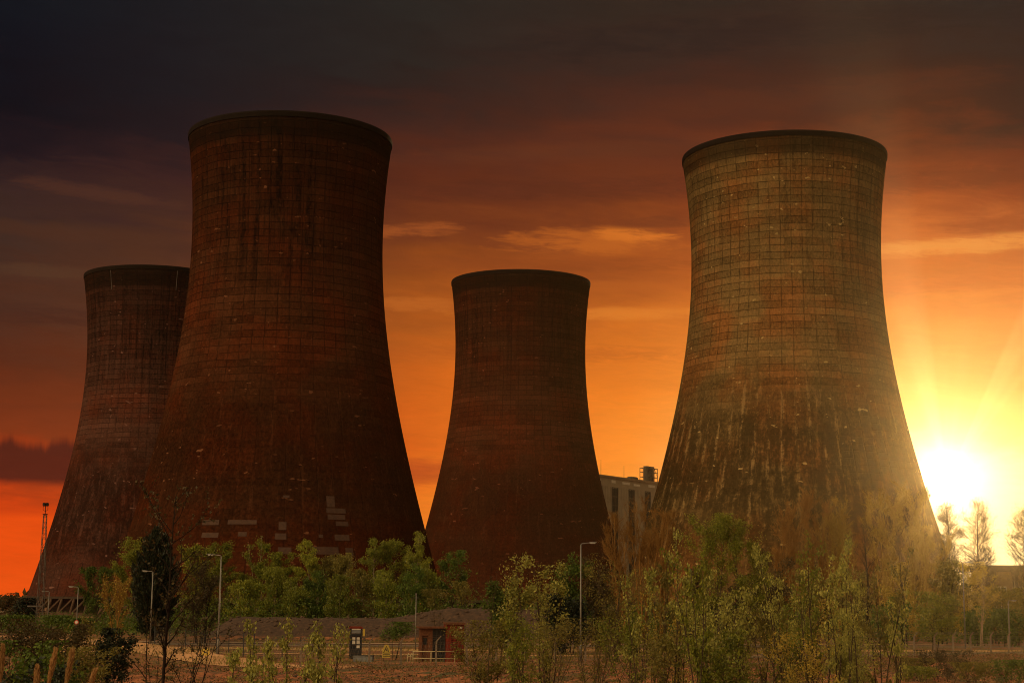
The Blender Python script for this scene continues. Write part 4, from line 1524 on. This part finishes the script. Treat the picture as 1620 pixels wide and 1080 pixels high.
# orange bare willows in front of the pale building
wispy = dict(env='vase', base=.12, limbs=36, sub=9, stems=5, spread=.8, el=1.1, up=.7, leaves=2400, lsize=.19, aspect=.3, mode='up', jit=.26, wig=.12)
for lb, px, yt, w in (('orange bare willow before the dark window strips of the pale building', 985, 822, 60),
                      ('tallest orange bare willow, where the pale building meets the golden tower', 1016, 798, 54),
                      ('orange bare willow against the left foot of the golden tower', 1046, 818, 50)):
    plant('willow_tree', lb, 'tree', px, yt, 262, w, leaf='leaf_orange', bark='bark_orange', twigs=2600, group='bare orange willows', **wispy)
plant('shrub', 'brownish olive shrub below the orange willows, behind the cranked posts', 'shrub', 975, 884, 170, 78, leaf='leaf_olive', bark='bark', env='round', base=.05, limbs=30, sub=7, stems=4, spread=.8, el=.8, up=.4, leaves=3600, lsize=.2, jit=.26)

# feathery green pair and brown scrub before the golden tower
plant('feathery_tree', 'feathery deep green tree, left and taller one of the pair before the golden tower', 'tree', 1136, 824, 205, 78, leaf='leaf_spring', bark='bark', env='vase', base=.3, limbs=30, sub=7, stems=3, spread=.7, el=.95, up=.4, leaves=10500, lsize=.24, jit=.3, group='feathery green pair')
plant('feathery_tree', 'feathery green tree, right and rounder one of the pair before the golden tower', 'tree', 1187, 834, 205, 62, leaf='leaf_spring', bark='bark', env='vase', base=.35, limbs=26, sub=7, stems=2, spread=.7, el=.9, up=.4, leaves=9000, lsize=.24, jit=.3, group='feathery green pair')
for lb, px, yt, d, w in (('dark brown scrub bush just right of the feathery green pair', 1212, 872, 236, 62),
                         ('dark brown scrub bush below the feathery green pair', 1165, 915, 228, 74),
                         ('dark scrub bush low behind the poplar shoots, under the brown scrub', 1222, 925, 224, 66),
                         ('dark scrub bush left of the feathery green pair', 1100, 905, 228, 58)):
    plant('bush', lb, 'bush', px, yt, d, w, leaf='leaf_brown', group='brown scrub below the golden tower', **{**thick, 'leaves': 4800})

# tall gold and orange willows before the golden tower
for lb, px, yt, d, w, lf, bk in (
    ('orange brown bare willow at the left end of the tall row', 1242, 806, 270, 58, 'leaf_orange', 'bark_orange'),
    ('orange brown bare willow, second of the tall row, fine upright twigs', 1288, 786, 276, 62, 'leaf_orange', 'bark_orange'),
    ('golden bare willow behind the dark forked tree', 1332, 792, 276, 56, 'leaf_gold', 'bark_gold'),
    ('golden bare willow just right of the dark forked tree', 1402, 788, 274, 56, 'leaf_gold', 'bark_gold'),
    ('tallest golden willow close to the right edge of the golden tower', 1448, 776, 280, 58, 'leaf_gold', 'bark_gold'),
    ('lower golden willow at the right foot of the golden tower', 1482, 842, 272, 50, 'leaf_gold', 'bark_gold'),
):
    plant('willow_tree', lb, 'tree', px, yt, d, w, leaf=lf, bark=bk, twigs=4200, group='tall bare willows before the golden tower', **{**wispy, 'leaves': 7000})
plant('bare_tree', 'dark forked bare tree standing before the golden tower', 'tree', 1372, 832, 228, 58, leaf='leaf_brown', bark='bark_dark', env='vase', base=.3, limbs=20, sub=8, stems=1, el=.85, up=.5, leaves=250, lsize=.2, jit=.2, rtrunk=.19)
plant('bare_tree', 'slim bare tree between the gold willows, right of the dark forked tree', 'tree', 1434, 838, 236, 44, leaf='leaf_brown', bark='bark', env='vase', base=.3, limbs=18, sub=7, stems=1, el=.95, up=.5, leaves=250, lsize=.2, jit=.2, rtrunk=.13)

# birches against the glare
sky_birch = dict(bark='bark', env='round', base=.10, limbs=64, sub=9, el=.75, up=.35, leaves=12000, lsize=.16, aspect=.5, jit=.8, twigs=6000, lumpy=.3)
for lb, px, yt, w in (('thin leaved birch right at the edge of the golden tower, below the sun', 1496, 800, 44),
                      ('egg shaped birch standing alone against the bright sky, right of the sun', 1554, 798, 60),
                      ('birch cut by the right edge of the view, against the bright sky', 1620, 806, 58)):
    plant('birch_tree', lb, 'tree', px, yt, 330, w, leaf='leaf_grey', group='birches against the sun', **sky_birch)

# olive belt on the right
for nm, lb, px, yt, d, w, lf, st in (
    ('shrub', 'golden olive shrub left of the round bush', 1432, 890, 250, 66, 'leaf_gold', thick),
    ('shrub', 'olive shrub behind the round bush, under the edge of the golden tower', 1494, 884, 256, 70, 'leaf_olive', thick),
    ('shrub', 'golden shrub behind the right hand lamp', 1528, 892, 262, 56, 'leaf_gold', thick),
    ('shrub', 'olive shrub in front of the louvred end of the works hall', 1572, 930, 255, 60, 'leaf_olive', thick),
    ('shrub', 'olive shrub below the works hall at the right edge', 1612, 935, 252, 56, 'leaf_olive', thick),
    ('round_bush', 'round clipped looking green bush above the road, left of the right hand lamp', 1474, 941, 226, 78, 'leaf_spring', {**thick, 'leaves': 7500, 'lsize': .24, 'jit': .3, 'limbs': 40}),
    ('shrub', 'dark olive shrub left of the round bush, just above the road', 1410, 948, 240, 66, 'leaf_green', thick),
    ('shrub', 'green shrub behind the dark forked tree, under the gold willows', 1350, 900, 262, 74, 'leaf_olive', thick),
    ('shrub', 'olive shrub under the orange end of the tall willow row', 1285, 905, 260, 80, 'leaf_olive', thick),
    ('shrub', 'low dark green shrub at the roadside below the works hall', 1585, 966, 245, 66, 'leaf_green', thick),
    ('shrub', 'low green shrub at the roadside under the young white stemmed birch', 1545, 962, 248, 56, 'leaf_green', thick),
):
    plant(nm, lb, 'shrub' if nm == 'shrub' else 'bush', px, yt, d, w, leaf=lf, group='olive shrub belt at the right', **st)
plant('young_birch', 'young birch with a leaning white stem, right of the right hand lamp', 'tree', 1550, 896, 226, 74, leaf='leaf_gold', bark='bark_pale', env='vase', base=.3, limbs=22, sub=7, stems=2, spread=.3, el=.8, up=.3, leaves=2400, lsize=.18, jit=.24, lean=.06, rtrunk=.12)

# leafy shoots close to the viewer
shoot = dict(bark='bark', env='column', base=.18, limbs=18, sub=4, stems=3, spread=.9, el=1.05, up=.5, leaves=1500, lsize=.105, aspect=.55, mode='up', jit=.06, rtrunk=.035, lumpy=.7)
G3 = 'leafy poplar shoots close to the viewer'
k = 0
for px, yt, d, w, lb in (
    (1012, 900, 62, 60, 'leafy shoots below the orange willows, pale green against the dark scrub'),
    (1042, 872, 58, 56, 'leafy shoots at the left foot of the golden tower'),
    (1070, 836, 52, 52, 'tallest pale leafy poplar shoot, rising before the left edge of the golden tower'),
    (1098, 868, 50, 56, 'leafy poplar shoots just left of the feathery green pair'),
    (1130, 912, 55, 60, 'leafy poplar shoots below the taller feathery green tree'),
    (1172, 930, 52, 60, 'leafy poplar shoots below the gap of the feathery green pair'),
    (1212, 905, 56, 56, 'leafy poplar shoots in front of the brown scrub'),
    (1248, 858, 54, 60, 'leafy poplar shoots before the orange end of the willow row'),
    (1284, 838, 52, 56, 'tall leafy poplar shoots before the second orange willow'),
    (1318, 852, 54, 50, 'leafy poplar shoots left of the dark forked tree'),
    (1344, 842, 52, 44, 'narrow leafy poplar shoot right beside the dark forked tree'),
    (1390, 868, 56, 54, 'leafy poplar shoots right of the dark forked tree'),
    (1420, 930, 58, 46, 'lowest leafy poplar shoots, left of the round bush'),
):
    k += 1
    plant('poplar_shoot', lb, 'shrub', px, yt, d, w, group=G3, leaf=('leaf_poplar', 'leaf_poplar', 'leaf_olive', 'leaf_poplar', 'leaf_spring')[k % 5], **{**shoot, 'lsize': (.09, .105, .08)[k % 3], 'leaves': (1700, 1300, 2000)[k % 3]})
mass = dict(bark='bark', env='round', base=.12, limbs=30, sub=6, stems=5, spread=1., el=.95, up=.5, leaves=3600, lsize=.10, aspect=.5, jit=.11, rtrunk=.03)
G4 = 'dense willow scrub along the bottom of the view'
for px, yt, d, w, lb in (
    (938, 985, 70, 78, 'low willow scrub at the left end of the dense thicket, by the strutted post'),
    (1000, 965, 66, 84, 'willow scrub in the thicket below the orange willows'),
    (1062, 945, 62, 86, 'willow scrub in the thicket below the tallest leafy shoot'),
    (1122, 955, 60, 84, 'willow scrub in the thicket below the feathery green pair'),
    (1182, 970, 64, 84, 'willow scrub in the thicket below the brown scrub'),
    (1238, 952, 60, 84, 'willow scrub in the thicket below the orange end of the willow row'),
    (1294, 940, 62, 80, 'willow scrub in the thicket below the second orange willow'),
    (1350, 960, 66, 70, 'willow scrub at the right end of the dense thicket, below the forked tree'),
    (1030, 1010, 52, 90, 'near willow scrub at the bottom edge, left half of the thicket'),
    (1150, 1005, 50, 96, 'near willow scrub at the bottom edge, middle of the thicket'),
    (1262, 1008, 52, 90, 'near willow scrub at the bottom edge, right half of the thicket'),
    (1340, 1020, 55, 74, 'near willow scrub at the bottom edge, right end of the thicket'),
    (870, 990, 76, 74, 'olive scrub left of the strutted post, below the tall right armed lamp'),
    (835, 975, 80, 66, 'open olive scrub between the red gatehouse and the tall right armed lamp'),
):
    plant('willow_scrub', lb, 'shrub', px, yt, d, w, group=G4, leaf=('leaf_poplar', 'leaf_olive', 'leaf_spring', 'leaf_gold')[k % 4], **{**mass, 'leaves': (3600, 2600, 3000, 2400)[k % 4], 'lsize': (.10, .085, .11, .08)[k % 4]})
    k += 1
plant('shrub', 'dense leafy shrub with one bare upright stem, right of the red gatehouse', 'shrub', 772, 988, 106, 104, leaf='leaf_olive', bark='bark_dark', env='round', base=.05, limbs=36, sub=7, stems=5, spread=.9, el=.75, up=.4, leaves=5200, lsize=.15, jit=.17)
plant('sapling', 'single bare upright sapling rising above the dense shrub right of the gatehouse', 'sapling', 773, 902, 104, 26, leaf='leaf_brown', bark='bark', env='column', base=.4, limbs=10, sub=3, stems=1, el=1.1, up=.5, leaves=90, lsize=.12, jit=.08, rtrunk=.035)

# slim saplings between viewer and fence, left of the kiosk
G5 = 'slim leafy saplings in front of the fence'
for px, yt, d, w, lb in (
    (403, 982, 60, 26, 'slim leafy sapling in front of the mesh fence, left of the first cranked post'),
    (432, 1012, 56, 24, 'short leafy sapling right of the first cranked post'),
    (455, 980, 62, 20, 'very thin leafy sapling, left of the pair before the kiosk'),
    (480, 1006, 58, 22, 'leafy sapling in front of the end of the mesh fence'),
    (510, 984, 60, 26, 'tall leafy sapling left of the kiosk'),
    (534, 990, 62, 40, 'bushy leafy sapling directly left of the kiosk'),
    (378, 1032, 50, 24, 'short leafy sapling at the edge of the sandy track'),
    (415, 1040, 46, 34, 'low leafy sapling at the bottom edge, below the first cranked post'),
    (500, 1045, 48, 36, 'low leafy sapling at the bottom edge, below the tall sapling by the kiosk'),
):
    plant('sapling', lb, 'sapling', px, yt, d, w, group=G5, leaf='leaf_poplar', **{**shoot, 'stems': 1 if w < 30 else 2, 'leaves': 420, 'limbs': 16, 'lsize': .12, 'jit': .07})

# bare tree close by on the left
plant('bare_tree', 'bare branching tree close by, its twigs crossing the dark conifer', 'tree', 262, 786, 40, 140, leaf='leaf_brown', bark='bark_dark', env='vase', base=.34, limbs=22, sub=7, stems=1, el=.88, up=.45, leaves=900, lsize=.075, aspect=.6, jit=.03, rtrunk=.056, limbk=.68)
plant('bare_shrub', 'low bare twiggy shrub around the foot of the bare branching tree', 'shrub', 258, 980, 38, 170, leaf='leaf_brown', bark='bark_dark', env='vase', base=.3, limbs=22, sub=6, stems=5, spread=.9, el=.85, up=.3, leaves=700, lsize=.07, jit=.03, rtrunk=.035, limbk=.75)

# bushes in the bottom left corner
near = dict(bark='bark_dark', env='round', base=.05, limbs=30, sub=7, stems=5, spread=.9, el=.7, up=.4, leaves=5200, aspect=.6)
plant('bush', 'dark brown green bramble bush at the left edge, behind the pampas plumes', 'bush', 28, 986, 66, 120, leaf='leaf_brown', lsize=.11, jit=.14, **near)
plant('bush', 'brown green bramble bush left of the sandy track', 'bush', 92, 994, 70, 100, leaf='leaf_brown', lsize=.11, jit=.14, **near)
plant('bush', 'fresh green bramble bush directly behind the pampas plumes', 'bush', 42, 1026, 36, 150, leaf='leaf_green', lsize=.085, jit=.09, **near)
plant('bush', 'low dark bramble in the bottom left corner', 'bush', 55, 1056, 30, 190, leaf='leaf_dark', lsize=.08, jit=.08, **near)
plant('bush', 'compact dark green bush in front of the sandy track', 'bush', 178, 1000, 84, 72, leaf='leaf_dark', lsize=.14, jit=.14, **near)
plant('shrub', 'sparse yellow green shrub between brambles and compact dark bush', 'shrub', 138, 978, 74, 46, leaf='leaf_olive', bark='bark', env='column', base=.1, limbs=22, sub=5, stems=3, spread=.8, el=.95, up=.4, leaves=900, lsize=.12, jit=.1, rtrunk=.03)
plant('shrub', 'low olive shrub under the sparse yellow green shrub', 'shrub', 128, 1030, 56, 100, leaf='leaf_olive', lsize=.09, jit=.1, **{**near, 'leaves': 3200})

# low scrub on the soil at the bottom right
G6 = 'low scrub on the red soil at the bottom right'
low = dict(bark='bark_dark', env='flat', base=.1, limbs=26, sub=6, stems=6, spread=1., el=.6, up=.4, leaves=2600, lsize=.15, jit=.14)
for px, yt, d, w, lf, lb in (
    (1432, 1042, 128, 84, 'leaf_olive', 'low olive scrub on the red soil, below the round bush to the left'),
    (1492, 1032, 126, 92, 'leaf_brown', 'darkest low scrub on the red soil, below the right hand lamp'),
    (1545, 1050, 124, 80, 'leaf_olive', 'low olive scrub on the red soil, below the young white stemmed birch'),
    (1598, 1046, 124, 76, 'leaf_green', 'low green scrub on the red soil at the right edge'),
    (1462, 1056, 121, 80, 'leaf_spring', 'lowest green scrub patch at the bottom edge, below the round bush'),
):
    plant('low_scrub', lb, 'shrub', px, yt, d, w, leaf=lf, group=G6, **low)


def pampas():
    d = 17.
    x = at(75, 1000, d).x
    zg = gzf(x, d)
    t = thing('pampas_grass', 'pampas grass with five tan feathery plumes at the bottom left corner', 'grass plant', (x, d, zg))
    rs = np.random.default_rng(9)
    for px, yt, yb, lean in ((5, 1020, 1078, .02), (59, 1053, 1120, -.02), (85, 1027, 1090, .16), (112, 1027, 1090, .14), (148, 1058, 1125, .30)):
        tip = at(px + (3 if lean > .1 else 0), yt, d + rs.uniform(-.3, .3))
        tip = np.array([tip.x - x, tip.y - d, tip.z - zg])
        foot = np.array([tip[0] * .35 - lean, tip[1] * .3, 0.])
        s = 1 / 155.
        L = (yb - yt) * s
        ax = unit(np.array([lean, 0, 1.]))
        p1 = tip - ax * L
        st = MB(); st.tube([foot, (foot + p1) / 2 + np.array([-.03, 0, .1]), p1, tip - ax * L * .3], [.009, .008, .006, .003], 5)
        n = 900
        f = rs.uniform(0, 1, n) ** .85
        c = p1 + ax * (f * L)[:, None]
        wd = .026 * np.sin(np.pi * np.clip(.12 + .88 * (1 - f), 0, 1) ** .8) + .004
        an = rs.uniform(0, 6.28, n)
        c = c + np.stack([np.cos(an), np.sin(an), 0 * an], 1) * (wd * rs.uniform(.1, 1, n))[:, None]
        a1 = unit(ax + np.stack([np.cos(an), np.sin(an), 0 * an], 1) * .3 + rs.normal(0, .12, (n, 3)))
        a2 = unit(np.cross(a1, rs.normal(0, 1, (n, 3))))
        pl = quads('plume', c, a1 * .035, a2 * .0035, MAT['plume'], t)
        st.build('stem', MAT['plume'], pl)
    n = 500
    an = rs.uniform(0, 6.28, n); e = rs.uniform(.5, 1.45, n); L = rs.uniform(.5, 1.1, n)
    dr = np.stack([np.cos(an) * np.cos(e), np.sin(an) * np.cos(e), np.sin(e)], 1)
    o = rs.normal(0, .18, (n, 3)); o[:, 2] = 0
    quads('leaf_tuft', o + dr * L[:, None] * .5, dr * L[:, None] * .5, unit(np.cross(dr, rs.normal(0, 1, (n, 3)))) * .008, MAT['weed'], t)


pampas()


# ------------------------------------------------------------------ uncountable ground cover
def scatter_ground(name, n, x0, x1, y0, y1, mat, h, size, aspect, dens, kind='weed', seed=1, clump=1.):
    rs = np.random.default_rng(seed)
    m = int(n * 2.6)
    x = rs.uniform(x0, x1, m); y = rs.uniform(y0, y1, m)
    d = dens(x, y) + rs.normal(0, .18, m)
    keep = d > 0
    x, y = x[keep][:n], y[keep][:n]
    n = len(x)
    z = gz(x, y)
    hh = h * rs.uniform(.0, 1., n) ** 1.3 * (.5 + clump * np.clip(.5 + .6 * wob(x, y, 2.3, 4), 0, 1.4))
    c = np.stack([x, y, z + hh + size * .2], 1)
    rd = unit(rs.normal(0, 1, (n, 3)))
    a1 = unit(rd * (.45 if kind == 'grass' else 1.) + np.array([0, 0, 1. if kind == 'grass' else .3]))
    a2 = unit(np.cross(a1, rs.normal(0, 1, (n, 3))))
    s = size * rs.uniform(.5, 1.4, (n, 1)) * .5
    o = quads(name, c, a1 * s, a2 * s * aspect, MAT[mat])
    return tag(o, kind='stuff')


fen = lambda x: 147 + np.clip((x + 21.3) * .765, 0, 90)
scatter_ground('weeds', 46000, -46, 62, 112, 215, 'weed', .45, .16, .5, lambda x, y: .55 * wob(x, y, .5, 2) + .35 * wob(x, y, 1.4, 6) - .02 - (y > fen(x) - 2) * 2, seed=3)
tag(bpy.data.objects['weeds'], 'low olive weeds growing on the red soil in front of the fence', 'weeds')
scatter_ground('dead_bracken', 34000, -46, 62, 112, 215, 'dead_leaf', .28, .15, .45, lambda x, y: .5 * wob(x, y, .7, 7) + .3 * wob(x, y, 1.9, 1) - .05 - (y > fen(x) - 2) * 2, seed=4)
tag(bpy.data.objects['dead_bracken'], 'rust brown dead bracken lying on the soil in front of the fence', 'bracken')
road_y = lambda x: 221 + np.clip((x + 20) * .25, -2, 40)
offroad = lambda x, y: -3. * ((np.abs(y - road_y(x)) < 8.2)) - 3. * (y < fen(x) + 2)
scatter_ground('grass', 34000, -62, 88, 150, 250, 'leaf_olive', .22, .36, .10, lambda x, y: .5 * wob(x, y, .35, 3) + .3 * wob(x, y, 1.1, 0) + .05 + offroad(x, y), 'grass', seed=5)
tag(bpy.data.objects['grass'], 'rough olive grass on the verges between fence and road', 'grass')
scatter_ground('undergrowth', 60000, -66, 110, 264, 322, 'leaf_green', 5.0, .40, .5, lambda x, y: .5 * wob(x, y, .2, 3) + .25 + 0 * x, seed=6)
scatter_ground('brambles', 16000, -105, -62, 262, 330, 'leaf_green', 2.3, .36, .5, lambda x, y: .5 * wob(x, y, .3, 3) + .35 + 0 * x, seed=8)
tag(bpy.data.objects['brambles'], 'low green brambles below the raking legs of the far tower', 'brambles')
tag(bpy.data.objects['undergrowth'], 'dark green undergrowth filling the ground between the trees', 'undergrowth')


def stones():
    rs = np.random.default_rng(21)
    mb = MB()
    ico = [(0, 0, 1), (.89, 0, .45), (.28, .85, .45), (-.72, .53, .45), (-.72, -.53, .45), (.28, -.85, .45), (.72, .53, -.45), (-.28, .85, -.45), (-.89, 0, -.45), (-.28, -.85, -.45), (.72, -.53, -.45), (0, 0, -1)]
    fc = [(0, 1, 2), (0, 2, 3), (0, 3, 4), (0, 4, 5), (0, 5, 1), (1, 6, 2), (2, 7, 3), (3, 8, 4), (4, 9, 5), (5, 10, 1), (6, 7, 2), (7, 8, 3), (8, 9, 4), (9, 10, 5), (10, 6, 1), (11, 7, 6), (11, 8, 7), (11, 9, 8), (11, 10, 9), (11, 6, 10)]
    pts = []
    for _ in range(900):
        x = rs.uniform(-44, 10); y = rs.uniform(244, 258)
        pts.append((x, y, .05 + .32 * rs.uniform() ** 3))
    for _ in range(1300):
        x = rs.uniform(-40, 50); y = rs.uniform(114, 145)
        pts.append((x, y, rs.uniform(.04, .14)))
    for x, y, s in pts:
        z = gzf(x, y)
        k = rs.uniform(.6, 1.2, (12, 3)) * np.array(ico) * s * np.array([1.2, 1., .7])
        mb.add(k + np.array([x, y, z + s * .2]), fc)
    tag(mb.build('rubble', plain('rubble_stone', (.085, .055, .04), .95, 0, .5, .7)), 'broken brown rubble on the spoil bank and the bare soil', 'rubble', kind='stuff')


stones()


def far_wood():
    rs = np.random.default_rng(31)
    n = 26000
    x = rs.uniform(-1250, 1250, n); y = 900 + rs.normal(0, 40, n) + np.abs(x) * .05
    top = 5.5 + 2.2 * np.sin(x * .021) + 1.6 * np.sin(x * .057 + 1) + 1.2 * np.sin(x * .13 + 2)
    z = rs.uniform(0, 1, n) ** .8 * top
    c = np.stack([x, y, z], 1)
    a1 = unit(rs.normal(0, 1, (n, 3))); a2 = unit(np.cross(a1, rs.normal(0, 1, (n, 3))))
    s = rs.uniform(1.2, 2.6, (n, 1))
    tag(quads('distant_wood', c, a1 * s, a2 * s * .7, MAT['leaf_brown']), 'low dark wood along the horizon behind the towers', 'wood', kind='stuff')


far_wood()


# ------------------------------------------------------------------ haze added to give the sun's glow
def haze():
    mb = MB(); mb.box((0, 500, 58), (2640, 1640, 120))
    m = bpy.data.materials.new('haze'); m.use_nodes = True
    nt = NT(m.node_tree)
    for n in list(nt.n):
        if n.type == 'BSDF_PRINCIPLED': nt.n.remove(n)
    v = nt.new('ShaderNodeVolumePrincipled')
    v.inputs['Color'].default_value = (1., .80, .44, 1)
    v.inputs['Density'].default_value = .000058
    v.inputs['Anisotropy'].default_value = .94
    nt.l.new(v.outputs[0], nt.n['Material Output'].inputs['Volume'])
    tag(mb.build('haze', m), 'thin golden haze added for the sun glow, round the whole site', 'haze', kind='stuff')


haze()
